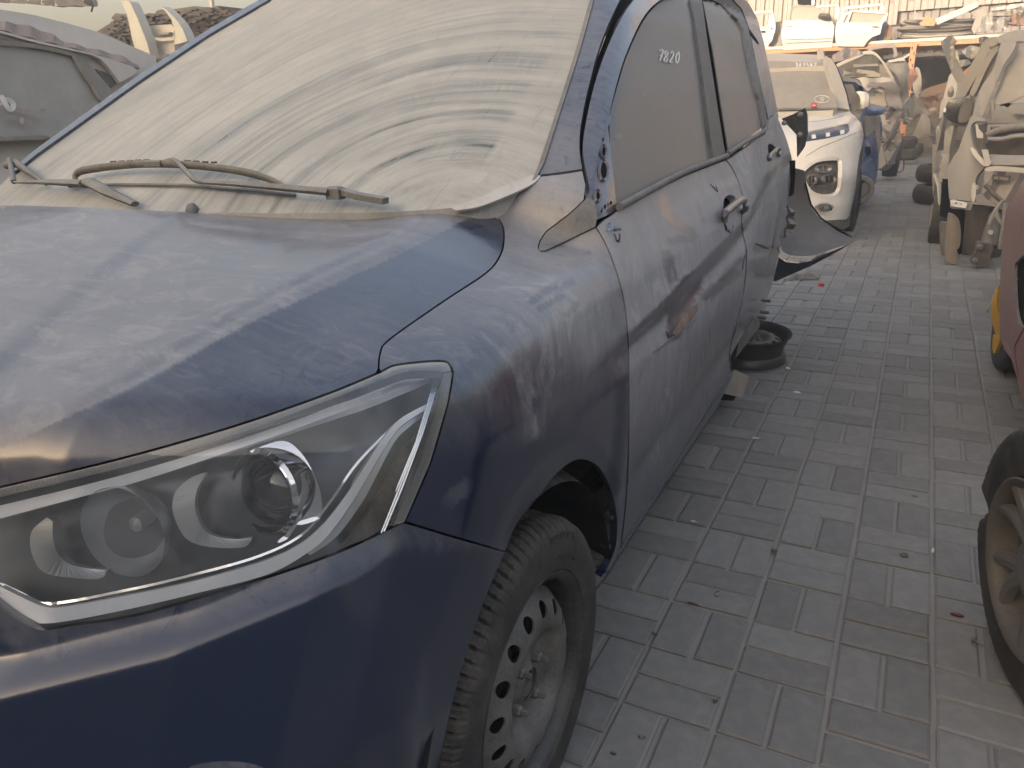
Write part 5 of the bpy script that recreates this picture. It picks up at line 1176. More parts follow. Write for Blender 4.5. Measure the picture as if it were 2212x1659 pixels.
d4 = door('white loose door frame leaning behind the yellow-white door', C1([(960, 60), (985, 45), (1240, 22), (1252, 60), (1240, 150), (1240, 300), (1110, 320), (960, 300)]), C1([(978, 66), (1228, 40), (1222, 72), (1050, 72), (1000, 90), (978, 90)]), None, 17.75, M_cream, False)
d5 = door('tall pale door frame standing behind the middle door on the rack', CD([(1330, 90), (1400, 70), (1660, 58), (1690, 120), (1680, 240), (1640, 330), (1640, 640), (1500, 650), (1330, 300)]), CD([(1400, 105), (1640, 82), (1620, 220), (1560, 240), (1500, 180)]), None, 17.9, M_cream, False)
d6 = door('dark grey door shell wedged between the two leftmost doors', CD([(820, 300), (880, 285), (905, 340), (905, 690), (735, 695), (740, 600), (790, 540), (825, 420)]), None, None, 17.7, M_grey, False)
d7 = door('blue and rust loose door edge behind the yellow-white door', C1([(1195, 300), (1200, 200), (1250, 140), (1305, 190), (1300, 280), (1260, 310)]), None, None, 17.7, M_bluer, False)
plate('rust_face', C1(cr([(1250, 285), (1245, 210), (1270, 170), (1302, 195), (1298, 260)], 3, closed=True)), PY(17.6), .03, M_rust, d7)
# bumpers stacked on the rack
for i in range(13):
    f = i/12; y0 = 298-f*150; dx = rg.uniform(-20, 20)
    pts = cr([(1350+f*30+dx, y0-8+rg.uniform(-6, 6)), (1450+dx, y0+rg.uniform(-2, 5)), (1600+dx, y0-2+rg.uniform(-3, 3)), (1750+dx, y0-10+rg.uniform(-4, 4)), (1850+dx*.5+f*30, y0-22+rg.uniform(-8, 4))], 4)
    Y = 17.55+rg.uniform(-.1, .25); P = [at(*C1([p])[0], 'y', Y) for p in pts]
    for j, p in enumerate(P): p[1] += .5*((j/(len(P)-1)-.5)*2)**4
    o = tube('bumper', P, rg.uniform(.05, .075), rg.choice([M_dkgrey, M_grey, M_dkgrey, M_grey]), seg=7, flat=.55)
    tag(o, 'dark dusty bumper lying in the flat stack at the right of the rack', 'bumper', 'bumpers stacked flat on the rack')
sheetpiece('curled_bumper_end', 'curled dark bumper end with rusty edge sticking up from the bumper stack', 'bumper', C1(cr([(1448, 130), (1462, 60), (1470, 90), (1500, 115), (1560, 125), (1540, 135), (1470, 135)], 3, closed=True)), 17.3, M_grey, .06)
sheetpiece('cardboard_piece', 'peach coloured folded sheet lying on top of the bumper stack', 'scrap', C1([(1490, 162), (1555, 108), (1608, 150), (1590, 178), (1500, 175)]), 17.25, M_orange, .04)
sheetpiece('long_bumper', 'long pale bumper slanting up across the bumper stack', 'bumper', C1([(1600, 132), (1800, 48), (1893, 5), (1898, 45), (1800, 90), (1620, 168), (1598, 160)]), 17.3, M_white2, .08)
sheetpiece('bent_wing', 'pale rusty bent wing at the right end of the bumper stack', 'car wing', C1([(1790, 48), (1893, 0), (1900, 70), (1935, 45), (1950, 110), (1900, 180), (1870, 240), (1850, 200), (1880, 120)]), 17.4, M_grey, .06)
for i, (pts, mt, lab) in enumerate((
    ([(1890, 215), (1930, 110), (1975, 95), (2100, 110), (2212, 60), (2212, 170), (2100, 190), (1990, 210), (1900, 225)], M_silver, 'pale car panel heaped at the right end of the rack'),
    ([(1960, 100), (1985, 75), (2100, 62), (2190, 40), (2212, 60), (2212, 90), (2100, 108), (1980, 112)], M_grey, 'grey crumpled panel on top of the right heap of the rack'),
    ([(1985, 60), (2060, 45), (2120, 30), (2212, 22), (2212, 50), (2100, 62), (1990, 75)], M_white2, 'cream jagged strip topmost on the right heap of the rack'),
    ([(2075, 155), (2130, 105), (2200, 70), (2212, 75), (2212, 175), (2110, 165)], M_rust, 'brown rusty sheet leaning on the right heap of the rack'))):
    sheetpiece('crumpled_bodywork', lab, 'car panel', C1(pts), 17.4-.06*i, mt, .08, group='panels heaped on the rack', bend=lambda vv, P: .03*np.sin(vv[:, 0]/4), step=6)
for i in range(14):
    x, y = rg.uniform(1960, 2200), rg.uniform(35, 200); s = rg.uniform(10, 26)
    pts = [(x+s*rg.uniform(.4, 1.2)*math.cos(2*PI*j/5), y+s*rg.uniform(.3, .8)*math.sin(2*PI*j/5)) for j in range(5)]
    sheetpiece('panel_fragment', 'small bent fragment among the heaped panels at the right end of the rack', 'scrap', C1(pts), 17.0+rg.uniform(0, .2), rg.choice([M_white2, M_grey, M_silver, M_dkgrey]), .04, group='fragments on the heaped panels')

# things under the shelf
seat = thing('car_seat', tuple(at(1990, 330, 'y', 18.2)), 'dusty car seat with headrest standing upright under the rack', 'car seat')
plate('backrest', C1(cr([(1435, 960), (1470, 880), (1498, 810), (1525, 785), (1555, 810), (1566, 870), (1560, 930), (1500, 945), (1460, 965)], 4, closed=True)), PY(18.0), .15, M_grey, seat, step=6, bend=dome(.08, *C1([(1520, 870)])[0], 20, 30))
plate('headrest', C1(ell(1580, 760, 32, 18, 18, -.35)), PY(17.9), .1, M_grey, seat, step=4, bend=dome(.05, *C1([(1580, 760)])[0], 10, 6))
tube('headrest_post', [at(*C1([(1548, 790)])[0], 'y', 17.95), at(*C1([(1562, 772)])[0], 'y', 17.95)], .02, M_grey, seat, seg=6)
plate('seat_cushion', C1(cr([(1440, 965), (1500, 950), (1575, 955), (1580, 1018), (1500, 1022), (1450, 1000)], 4, closed=True)), PY(17.8), .3, M_dkgrey, seat)
for (q, r_, lab, nm) in (((1400, 1010), 46, 'brown flat tyre, upper one of the pair under the rack', 'tyre'), ((1405, 1058), 50, 'brown flat tyre on the ground, under the other tyre of the pair', 'tyre'), ((1475, 1028), 26, 'small worn tyre beside the pair of tyres under the rack', 'tyre')):
    c = at(*C1([q])[0], 'y', 16.3); s = .3137*16.3/1650; hh = .11
    c[2] = max(c[2], .12) if 'upper' not in lab else .38
    o = MB().lathe(c, (0.02, 0, 1), [(r_*s*.55, -hh), (r_*s*.9, -hh), (r_*s*1.25, -hh*.6), (r_*s*1.3, 0), (r_*s*1.25, hh*.6), (r_*s*.9, hh), (r_*s*.55, hh)], 28).build('loose_tyre', M_tyre, smooth=True); tag(o, lab, 'tyre', 'loose tyres')
for (q, Y, zz, lab) in (((1555, 1262), 10.9, .32, 'loose tyre topmost beside the grey SUV without a bumper'), ((1540, 1362), 10.6, .11, 'loose tyre lowest on the paving beside the grey SUV without a bumper')):
    p = at(*C1([q])[0], 'y', Y); R_ = .27
    p[0] += .12; p[2] = zz+.0
    o = MB().lathe(p, (0, 0, 1), [(.16, -.10), (.24, -.10), (R_, -.06), (R_+.01, 0), (R_, .06), (.24, .10), (.16, .10)], 28).build('loose_tyre', M_tyre, smooth=True); tag(o, lab, 'tyre', 'loose tyres')
sheetpiece('dark_wheel', 'large dark wheel disc leaning behind the orange rack post', 'wheel', C1(ell(1475, 560, 32, 100, 24)), 18.2, M_grey, .15)
sheetpiece('brown_tarp', 'brown tarpaulin hanging at the back under the rack', 'tarpaulin', C1([(1480, 640), (1560, 600), (1700, 560), (1720, 800), (1500, 720)]), 20.5, dusty('brown_cloth', (.16, .10, .065), .9, 0, dust=.2, up=.1, dcol=(.25, .17, .12)), .05)
for i in range(60):
    x, y = rg.uniform(1370, 1640), rg.uniform(620, 990); s = rg.uniform(14, 50)
    pts = [(x+s*rg.uniform(.4, 1.2)*math.cos(2*PI*j/6), y+s*rg.uniform(.2, .7)*math.sin(2*PI*j/6)) for j in range(6)]
    sheetpiece('scrap_part', 'dusty dark car part in the jumble under the rack', 'scrap', C1(pts), 18.4+rg.uniform(0, 1.6), rg.choice([M_dkgrey, M_dkgrey, M_grey, M_purple, M_rust]), .1, group='car parts jumbled under the rack')

# ================================================================== GREY SUV WITHOUT ITS FRONT (right)
gs = thing('grey_suv', (1.1, 8.3, 0), 'silver-grey SUV without bonnet, lamps or bumper, engine bay open, right of the lane', 'car')
PW = ((1.0, 8.3, 1.3), (-.05, -.75, .66))
M_sbeige = dusty('silver_paint_sandy', (.26, .26, .26), .45, .2, dust=.48, up=.2, coat=.1, dcol=(.265, .24, .21), amp=2.2)
plate('windscreen', CA(cr([(1020, 1190), (1110, 960), (1220, 690), (1340, 400), (1440, 190), (1500, 80)], 4)+[(1900, 40), (2400, 40), (2400, 1190), (1622, 1180)]), PW, .03, glassmat('dusty_screen_right', .90, col=(.32, .29, .25)), gs, step=16)
ribbon('windscreen_seal', [CA(cr([(1020, 1190), (1110, 960), (1220, 690), (1340, 400), (1440, 190), (1510, 78), (1622, 70)], 4)), CA(cr([(1045, 1180), (1130, 960), (1240, 690), (1355, 420), (1460, 190)], 4))], ((1.0, 8.22, 1.3), (-.05, -.75, .66)), .022, M_dkgrey, gs, thick=.012, t1=14)
plate('roof', CA([(1180, 20), (1250, -20), (1330, -60), (1500, -110), (2200, -140), (2200, 30), (1622, 60), (1500, 70), (1400, 190), (1320, 330), (1270, 200), (1310, 80)]), ((.7, 8.7, 1.75), (-.3, -.7, .6)), .05, M_sbeige, gs, step=14)
plate('windscreen_pillar', CA([(1310, 80), (1500, 60), (1440, 190), (1340, 400), (1220, 690), (1110, 960), (1020, 1190), (870, 1160), (850, 1130), (900, 900), (1010, 750), (1130, 500), (1240, 210)]), ((.4, 8.4, 1.4), (-.5, -.7, .45)), .05, M_sbeige, gs, step=10, bend=lambda vv, P: .02*np.sin(vv[:, 0]/7))
plate('door_window', CA([(720, 870), (830, 700), (1000, 430), (1130, 200), (1235, 130), (1250, 210), (1140, 500), (1010, 760), (900, 920), (850, 1130), (800, 900)]), ((.33, 8.7, 1.4), (-.6, -.75, .2)), .04, glassmat('dusty_door_glass_right', .8, col=(.29, .265, .23)), gs, step=10)
ribbon('door_frame', [CA(cr([(700, 880), (830, 650), (980, 380), (1075, 130), (1120, 90), (1230, 80)], 4)), CA(cr([(640, 870), (760, 620), (900, 380), (1040, 120), (1100, 50), (1230, 30), (1300, 60)], 4)), CA(cr([(850, 850), (980, 560), (1110, 300), (1235, 130)], 4))], ((.31, 8.62, 1.4), (-.6, -.75, .2)), .05, M_sbeige, gs, thick=.03, t1=14)
plate('side_door', CA([(650, 860), (870, 850), (860, 1160), (800, 1260), (560, 1300), (500, 1380), (480, 1659), (300, 1659), (290, 1330), (400, 1180), (420, 1140), (560, 980)])+CB([(250, 60), (250, 350), (240, 560), (250, 780), (330, 830), (440, 700), (480, 0)]), ((.28, 8.4, .9), (-.6, -.8, .1)), .06, M_silver, gs, step=10, bend=lambda vv, P: .04*np.sin(vv[:, 0]/8+vv[:, 1]/80))
plate('rear_side', CB([(250, -80), (350, -80), (370, 300), (330, 800), (260, 700), (245, 350)]), ((.24, 8.6, .6), (-.7, -.7, 0)), .04, M_grey, gs, step=9)
plate('front_wing', CA(cr([(870, 1160), (1000, 1170), (1060, 1230), (930, 1240), (870, 1310), (870, 1450), (900, 1600)], 4))+CB(cr([(850, 0), (880, 100), (945, 200), (900, 270), (850, 350), (830, 460), (825, 680)], 4)+[(650, 660), (485, 645), (470, 500), (458, 230), (540, 100), (620, 0)]), ((.38, 7.1, .8), (-.35, -.93, .15)), .05, M_sbeige, gs, step=10, bend=lambda vv, P: .05*np.sin((vv[:, 0]-2040)/28))
ribbon('wing_fold', [CB([(760, -40), (830, 60), (900, 140), (950, 200)]), CB([(800, 420), (795, 560), (790, 680)])], ((.38, 7.0, .8), (-.35, -.93, .15)), .03, M_white2, gs, thick=.02, t1=14)
mr = sub('door_mirror', gs, tuple(at(2068, 240, 'y', 7.6)))
plate('mirror_shell', CA(cr([(470, 1040), (520, 930), (640, 885), (760, 880), (850, 920), (862, 1000), (830, 1180), (780, 1240), (600, 1250), (500, 1200), (440, 1130)], 4, closed=True)), PY(7.45), .16, dusty('dark_gloss', (.03, .031, .036), .38, .1, dust=.0, up=.25, coat=.8, streak=False), mr, step=6, bend=dome(.06, *CA([(620, 1040)])[0], 62, 56))
plate('mirror_back', CA(cr([(700, 1000), (760, 905), (850, 925), (858, 1000), (825, 1190), (760, 1240), (665, 1245), (660, 1150)], 4, closed=True)), PY(7.36), .05, M_dkgrey, mr)
plate('mirror_lamp', CA([(440, 1060), (455, 1025), (482, 1045), (470, 1100), (436, 1085)]), PY(7.36), .02, M_whitepl, mr)
plate('mirror_foot', CA([(560, 1255), (800, 1235), (830, 1300), (760, 1310), (600, 1300), (558, 1290)]), PY(7.5), .08, M_grey, mr)
plate('door_lock', CA(ell(515, 1380, 30, 45, 14)), PY(7.9), .04, M_grey, gs)
cowl_ = CA([(1085, 1272), (1622, 1272), (2200, 1262), (2200, 1370), (1400, 1380), (1080, 1440)])
plate('cowl', cowl_, ((1., 7.6, .95), (0, -.9, .3)), .03, M_sbeige, gs)
for i in range(20):
    x = 1135+i*27.5
    plate('vent_slot', CA([(x, 1310-i*.9), (x+13, 1306-i*.9), (x+18, 1365-i*1.8), (x+4, 1395-i*2.4)]), ((1., 7.56, .95), (0, -.9, .3)), .01, M_gap, gs)
plate('engine_bay', CA([(860, 1300), (1080, 1260), (2200, 1400), (2200, 1800), (900, 1800)])+[], PY(7.75), .05, M_dkgrey, gs)
tube('cowl_edge', [at(*p, 'y', 7.3) for p in CA(cr([(1075, 1450), (1200, 1390), (1400, 1340), (1622, 1320), (2000, 1310)], 5))], .03, M_dkgrey, gs, seg=8)
tube('hose', [at(*p, 'y', 7.2) for p in CA(cr([(1080, 1490), (1300, 1490), (1450, 1455), (1622, 1440), (2000, 1430)], 5))], .018, M_sbeige, gs, seg=8)
plate('bay_wall', CA([(1060, 1560), (1180, 1500), (1450, 1470), (2200, 1450), (2200, 1800), (1100, 1800)]), PY(7.35), .05, dusty('firewall', (.05, .042, .036), .8, 0, dust=.15, up=.2, dcol=(.17, .14, .115)), gs, step=10, bend=lambda vv, P: .012*np.sin(vv[:, 0]/9)*np.sin(vv[:, 1]/7))
plate('hinge_bracket', CA([(910, 1260), (940, 1270), (960, 1340), (1020, 1410), (1020, 1480), (930, 1470), (920, 1400)]), PY(7.0), .04, M_white2, gs, smooth=False)
plate('hinge_bracket', CB([(900, -10), (985, -10), (1005, 110), (1030, 150), (1000, 205), (945, 210), (925, 90)]), PY(6.9), .05, M_white2, gs, smooth=False)
plate('upper_cross_member', CB([(1000, 65), (1300, 75), (2200, 95), (2200, 265), (1459, 262), (1100, 235), (960, 210), (1010, 150)]), PY(6.95), .10, M_sbeige, gs, step=9, bend=lambda vv, P: .03*np.sin(vv[:, 1]/5))
plate('inner_wing', CB([(950, 270), (1459, 290), (2200, 300), (2200, 900), (1300, 850), (1180, 780), (960, 640), (920, 560), (890, 540), (935, 440)]), PY(7.0), .06, dusty('primer_grey', (.27, .27, .28), .5, .1, dust=.45, up=.2, dcol=(.38, .33, .27)), gs, step=10, bend=lambda vv, P: .03*np.sin(vv[:, 0]/9+vv[:, 1]/14))
plate('maker_plate', CB([(1050, 318), (1285, 340), (1268, 418), (1035, 392)]), PY(6.93), .01, M_dkgrey, gs)
plate('plate_print', CB([(1070, 340), (1120, 345), (1115, 385), (1065, 380)]), PY(6.915), .008, M_grey, gs); plate('plate_print', CB([(1150, 350), (1255, 360), (1245, 395), (1145, 385)]), PY(6.915), .008, M_grey, gs)
ribbon('frame_edge', [CB([(940, 250), (1100, 235), (1300, 248), (1459, 262), (2000, 270)])], ((0, 6.85, 0), (0, 1, 0)), .035, M_white2, gs, thick=.02, t1=14)
tube('loom', [at(*p, 'y', 6.85) for p in CB(cr([(940, 455), (1000, 510), (1060, 580), (1130, 640), (1185, 690), (1250, 760)], 5))], .016, M_dkgrey, gs, seg=7)
plate('arch_strip', CB(cr([(830, 600), (880, 580), (930, 590), (960, 640), (1060, 700), (1220, 790), (1215, 800), (1060, 740), (920, 720), (780, 710), (770, 690), (825, 685)], 3)), PY(6.85), .05, M_silver, gs)
plate('lamp_bracket', CB([(485, 665), (530, 655), (600, 675), (700, 690), (715, 700), (690, 760), (560, 745), (490, 725)]), PY(6.8), .05, M_whitepl, gs, holes=[CB(ell(563, 697, 16, 16, 10)), CB(ell(632, 706, 12, 12, 10)), CB([(496, 692), (520, 690), (522, 700), (498, 702)])])
plate('lamp_carrier', CB([(480, 740), (560, 755), (690, 772), (720, 690), (790, 700), (755, 790), (500, 765)]), PY(6.84), .06, M_sbeige, gs)
plate('arch_void', CB([(380, 380), (470, 380), (485, 760), (760, 790), (780, 710), (1000, 710), (1220, 800), (1200, 1050), (1150, 1430), (600, 1400), (450, 900), (345, 860)]), PY(7.25), .05, M_gap, gs)
plate('arch_lining', CB([(700, 760), (780, 740), (1000, 730), (1220, 830), (1180, 1300), (1140, 1440), (760, 1400), (640, 1390), (680, 1000)]), PY(7.15), .04, dusty('liner_brown', (.05, .045, .04), .8, 0, dust=.25, up=.1, dcol=(.19, .155, .125)), gs, step=10, bend=lambda vv, P: .05*np.sin(vv[:, 0]/14))
plate('mud_guard', CB(cr([(455, 850), (480, 830), (540, 850), (600, 920), (625, 1050), (620, 1200), (600, 1280), (570, 1310), (570, 1440), (545, 1500), (430, 1450), (415, 1300), (440, 1000)], 3, closed=True)), PY(6.75), .06, dusty('sandy_plastic', (.10, .085, .07), .7, 0, dust=.55, up=.1, dcol=(.30, .25, .195)), gs, step=8, bend=lambda vv, P: .03*np.sin((vv[:, 0]-2040)/12))
plate('side_cladding', CB([(345, 940), (450, 960), (440, 1000), (415, 1390), (370, 1385), (350, 1280), (340, 1000)]), ((.27, 7.0, .3), (-.5, -.85, 0)), .05, M_dkgrey, gs)
plate('door_trim_strip', CB([(255, 310), (275, 300), (330, 440), (350, 830), (330, 810), (310, 480)]), ((.25, 7.6, .6), (-.6, -.8, 0)), .03, M_white2, gs)
plate('body_tail', CB([(240, 700), (340, 850), (340, 1000), (200, 1000), (210, 950)]), ((.24, 7.9, .4), (-.6, -.8, 0)), .05, M_grey, gs)
rt_ = MB().lathe(tuple(at(*CB([(265, 1090)])[0], 'y', 7.9)+np.array([.06, 0, .16])), (1, 0, 0), [(.18, -.1), (.28, -.1), (.29, -.02), (.29, .02), (.28, .1), (.18, .1)], 30).build('rear_tyre', M_tyre, gs, smooth=True)
# suspension strut
su = sub('suspension_strut', gs, tuple(at(2110, 510, 'y', 6.8)))
tube('strut_tube', [at(*CB([(1085, 860)])[0], 'y', 6.9), at(*CB([(1040, 1050)])[0], 'y', 6.8), at(*CB([(985, 1260)])[0], 'y', 6.75)], [.045, .055, .06], M_steel, su, seg=12)
plate('knuckle_plate', CB(cr([(825, 1240), (870, 1212), (960, 1230), (1060, 1260), (1010, 1400), (985, 1535), (790, 1500), (750, 1440), (820, 1340)], 2, closed=True)), PY(6.65), .09, M_steel, su, holes=[CB(ell(880, 1278, 30, 26, 12)), CB(ell(812, 1462, 30, 26, 12))])
for q in ((880, 1278), (812, 1462)): MB().lathe(at(*CB([q])[0], 'y', 6.62), (0, -1, 0), [(.022, -.06), (.022, .01), (.012, .014), (.0003, .014)], 10).build('bolt', M_bolt, su)
plate('clamp', CB([(980, 1090), (1000, 1060), (1052, 1065), (1045, 1110), (1010, 1115)]), PY(6.68), .05, M_white2, su)
cable('brake_hose', CB([(1190, 660), (1100, 760), (1040, 870), (1000, 980)]), 6.7, .014, M_sbeige, gs)
cable('brake_hose', CB([(1180, 660), (1100, 780), (1110, 880), (1190, 990)]), 6.7, .014, M_sbeige, gs)
plate('tow_eye', CB(ell(838, 486, 20, 30, 12)), PY(6.95), .02, M_white2, gs, holes=[CB(ell(838, 486, 9, 14, 8))])
# wiper arm of the SUV
wg = sub('wiper', gs, tuple(at(2190, 170, 'y', 7.9)))
plate('wiper_arm', CA([(1250, 1010), (1300, 975), (1420, 930), (1622, 840), (1900, 740), (1900, 790), (1622, 880), (1450, 960), (1380, 1030), (1330, 1000)]), PY(7.8), .03, M_grey, wg, smooth=False)
plate('wiper_blade', CA([(1420, 1090), (1480, 1050), (1622, 1060), (2000, 1050), (2000, 1130), (1622, 1130), (1450, 1115)]), PY(7.7), .03, M_sbeige, wg, smooth=False)
plate('bonnet_stay', CA([(1135, 910), (1165, 905), (1190, 1240), (1155, 1250)]), PY(7.6), .03, M_sbeige, gs)
plate('cowl_strip', CA([(1040, 1190), (1400, 1200), (1430, 1205), (1425, 1255), (1200, 1260), (1080, 1255), (1030, 1220)]), PY(7.7), .04, M_sbeige, gs, smooth=False)
MB().box((1.25, 9.6, .75), (1.5, 3.6, .8)).box((1.3, 9.9, 1.35), (1.15, 2.6, .6)).build('rear_body', M_silver, gs)
# things behind it
sheetpiece('upright_strut', 'pale bent metal strut sticking up above the grey SUV', 'scrap', CA([(400, 60), (480, 0), (560, -60), (640, 60), (590, 120), (615, 190), (640, 300), (750, 590), (690, 740), (650, 680), (560, 500), (480, 300), (440, 210)]), 9.5, M_silver, .10, bend=lambda vv, P: .04*np.sin(vv[:, 0]/7), step=8)
sheetpiece('rail_scrap', 'thin cream bracket rail beside the bent strut above the grey SUV', 'scrap', CA([(625, 170), (660, 260), (690, 400), (740, 560), (720, 480), (650, 330), (615, 300)]), 9.3, M_white2, .05)
w3 = thing('cream_van', (.9, 11.5, 0), 'pale van behind the grey SUV with its slim mirror showing', 'car')
plate('body_side', CA([(520, 560), (560, 515), (640, 660), (640, 870), (560, 900), (430, 1180), (370, 1180), (400, 960), (440, 880)]), ((.1, 10.8, 1.), (-.6, -.8, .1)), .1, M_white2, w3, step=8)
plate('body', CA([(700, 520), (860, 400), (900, 380), (640, 870), (600, 880)]), PY(11.2), .3, M_orange, w3)
plate('door_mirror', CA(cr([(500, 800), (530, 735), (580, 725), (595, 800), (570, 870), (510, 870)], 4, closed=True)), PY(10.4), .08, M_grey, w3, step=5, bend=dome(.04, *CA([(545, 800)])[0], 8, 12))
for i, pts in enumerate(([(700, 200), (830, 110), (900, 120), (1000, 150), (960, 260), (860, 310), (780, 290)], [(960, 0), (1050, -20), (1180, 10), (1120, 60), (1020, 130), (960, 60)], [(680, 330), (800, 320), (860, 380), (700, 430)])):
    sheetpiece('hanging_scrap', ('cream curved trim hooked on the rack beam above the grey SUV', 'dark curved trim with red edge over the roof of the grey SUV', 'stack of thin grey strips behind the bent strut')[i], 'scrap', CA(pts), 12.+i, (M_white2, M_dkgrey, M_grey)[i], .1, bend=lambda vv, P: .08*np.sin(vv[:, 0]/6), step=7)

# ================================================================== RED CAR AND YELLOW WHEEL (right edge)
rc = thing('red_car', (1.25, 4.2, 0), 'faded dusty red car with black grille opening at the right edge of the lane', 'car')
def Fred(P, r):
    X, Y, z = P[:, 0], P[:, 1], P[:, 2]
    sx = .385+.10*np.clip((.9-z), 0, 2)**3*.0+.10*np.clip(z-.75, 0, 1)**1.5*1.6+.06*np.clip(.45-z, 0, 1)+.30*np.clip(3.2-Y, 0, 1)**2
    return smax(smax(sx-X, 2.55+.25*np.clip(.9-X, 0, 1)**2*0-Y, .25), z-1.0, .2)
ro = [(2600, 330), (2300, 345), (2212, 385), (2199, 412), (2184, 437), (2173, 455), (2169, 480), (2167, 520), (2163, 560), (2160, 620), (2160, 728), (2168, 752), (2185, 777), (2197, 819), (2212, 885), (2260, 1000), (2600, 1100)]
gr = CE(cr([(560, 250), (509, 268), (462, 315), (440, 345), (434, 450), (440, 640), (452, 760), (475, 850), (509, 890), (600, 930)], 3))+[(2300, 720), (2300, 540)]
sheet('body', ro, Fred, M_red, rc, step=8, thick=.006, holes=[gr], t1=8, n=300)
sheet('grille_opening', inset(gr, -2), Fred, M_gap, rc, step=9, level=-.010, thick=0, t1=8, n=300)
ribbon('grille_rim', [gr[:-2]], Fred, .009, M_black, rc, thick=.01, t1=8, n=300)
ribbon('panel_seam', [CE([(520, 890), (470, 980), (432, 1060), (436, 1150), (460, 1340)]), CE([(340, 1010), (380, 1080), (400, 1130)])], Fred, .007, M_maroon, rc, t1=8, n=300)
for q in ((455, 460), (448, 570), (455, 672), (470, 775), (485, 860)): MB().box(cast([CE([q])[0]], Fred, level=-.01, t1=8)[0], (.02, .012, .008)).build('grille_clip', M_grey, rc)
MB().box((1.5, 4.6, .6), (1.7, 3.2, .75)).build('rear_body', M_red, rc)
cable('loose_cable', CB([(1215, 700), (1190, 1000), (1160, 1180), (1150, 1300)]), 4.6, .012, M_grey, rc)
yw = thing('yellow_wheel', (.5, 4.15, 0), 'yellow rimmed wheel with dusty tyre turned outward beside the red car', 'wheel')
tcy = at(*CE([(300, 900)])[0], 'y', 4.15)
ty = make_tyre('tyre', .285, .17, .17, M_tyre, yw, (0, 0, 0), axis_sign=-1, n=240, grooves=48)
ty.matrix_parent_inverse = Matrix(); ty.location = (.035, .02, .285); ty.rotation_euler = (0, math.radians(4), math.radians(4))
PYw = ((.43, 4.1, .3), (-.8, -.6, 0))
plate('wheel_face', CE(cr([(296, 525), (305, 700), (303, 990), (262, 985), (236, 955), (224, 925), (232, 820), (250, 700), (272, 600)], 3, closed=True)), PYw, .02, M_yel, yw, step=6, bend=lambda vv, P: .02*np.sin((vv[:, 1]-600)/30))
plate('rim_segment', CE(cr([(240, 955), (229, 1040), (236, 1110), (250, 1120), (272, 1070), (300, 985), (262, 985)], 3, closed=True)), ((.43, 4.06, .2), (-.8, -.6, 0)), .02, M_yel, yw)
plate('track_arm', CE([(255, 608), (262, 640), (215, 720), (190, 742), (210, 760), (180, 768), (170, 742), (215, 690), (238, 655), (228, 640)]), PY(4.3), .03, M_grey, yw)
sheetpiece('black_tray', 'black plastic scrap tucked behind the yellow wheel', 'scrap', CE([(318, 1275), (340, 1285), (430, 1290), (440, 1325), (360, 1333), (320, 1310)]), 4.15, M_dkgrey, .06)

# ================================================================== ALLOY WHEEL WITH FLAT TYRE (right, near)
M_alud = dusty('alloy_dark_pocket', (.05, .05, .05), .5, .4, dust=.35, up=.1, dcol=(.24, .20, .16), streak=False)
aw = thing('alloy_wheel', (.315, 1.735, 0), 'twin spoke alloy wheel with a flat creased tyre at the right edge of the lane', 'wheel')
aw.rotation_euler = (0, math.radians(-3), math.radians(15))
awt = bpy.data.objects.new('wheel_base', None)
bpy.data.objects.remove(awt)
AR = .315; cwl = (.012, 0, AR-.012)
def local(o): o.matrix_parent_inverse = Matrix(); return o
tyf = local(make_tyre('tyre', AR, .192, .20, M_tyre, aw, (cwl[0]+.10, cwl[1], cwl[2]), axis_sign=-1, n=480, grooves=80, flat=.03))
for v_ in tyf.data.vertices:          # the crease the rim has pressed into the slack wall
    y, z = v_.co.y-cwl[1], v_.co.z-cwl[2]; a = math.atan2(z, y); rr_ = math.hypot(y, z); k = math.exp(-((a+.02)/.10)**2)*math.exp(-((rr_-.285)/.04)**2)
    if v_.co.x < .1: v_.co.x += .03*k; s_ = 1-.07*math.exp(-((a-.02)/.10)**2)*(rr_ > .27)+.04*math.exp(-((a-.15)/.05)**2)*(rr_ > .27); v_.co.y = cwl[1]+y*s_; v_.co.z = cwl[2]+z*s_
local(MB().lathe(cwl, (-1, 0, 0), [(.196, .004), (.200, .008), (.196, .011), (.186, .004), (.180, -.01), (.175, -.06), (.172, -.15), (.196, -.17)], 72).build('rim_barrel', M_alud, aw, smooth=True, angle=50))
local(MB().lathe((cwl[0]+.05, cwl[1], cwl[2]), (-1, 0, 0), [(.175, 0), (.10, .0), (.0003, 0)], 40).build('brake_cover', M_alud, aw))
for k in range(5):
    a0 = PI/2+.25+2*PI*k/5
    for s_ in (-1, 1):
        V = []; Fc = []; n_ = 12
        for i in range(n_+1):
            t_ = i/n_; r_ = .045+t_*.142; a = a0+s_*(.10+.17*t_**1.3)+.10*math.sin(t_*PI)
            w_ = .017*(1-.25*t_)+.004; x = cwl[0]+.004+.016*(1-t_)
            d = np.array([0, math.cos(a), math.sin(a)]); p_ = np.array([0, -math.sin(a), math.cos(a)])
            for q, dx in ((-1, .018), (-.75, 0), (.1, -.004), (.8, 0), (1, .018)): V.append(np.array([x+dx, cwl[1], cwl[2]])+d*r_+p_*w_*q)
        for i in range(n_):
            for q in range(4): A_ = i*5+q; Fc.append((A_, A_+1, A_+6, A_+5))
        local(mesh('spoke', V, Fc, M_alu, aw, angle=25))
local(MB().lathe(cwl, (-1, 0, 0), [(.062, -.02), (.060, -.004), (.045, .0), (.034, -.006), (.030, .004), (.0003, .006)], 32).build('hub_cap', M_alu, aw, smooth=True))

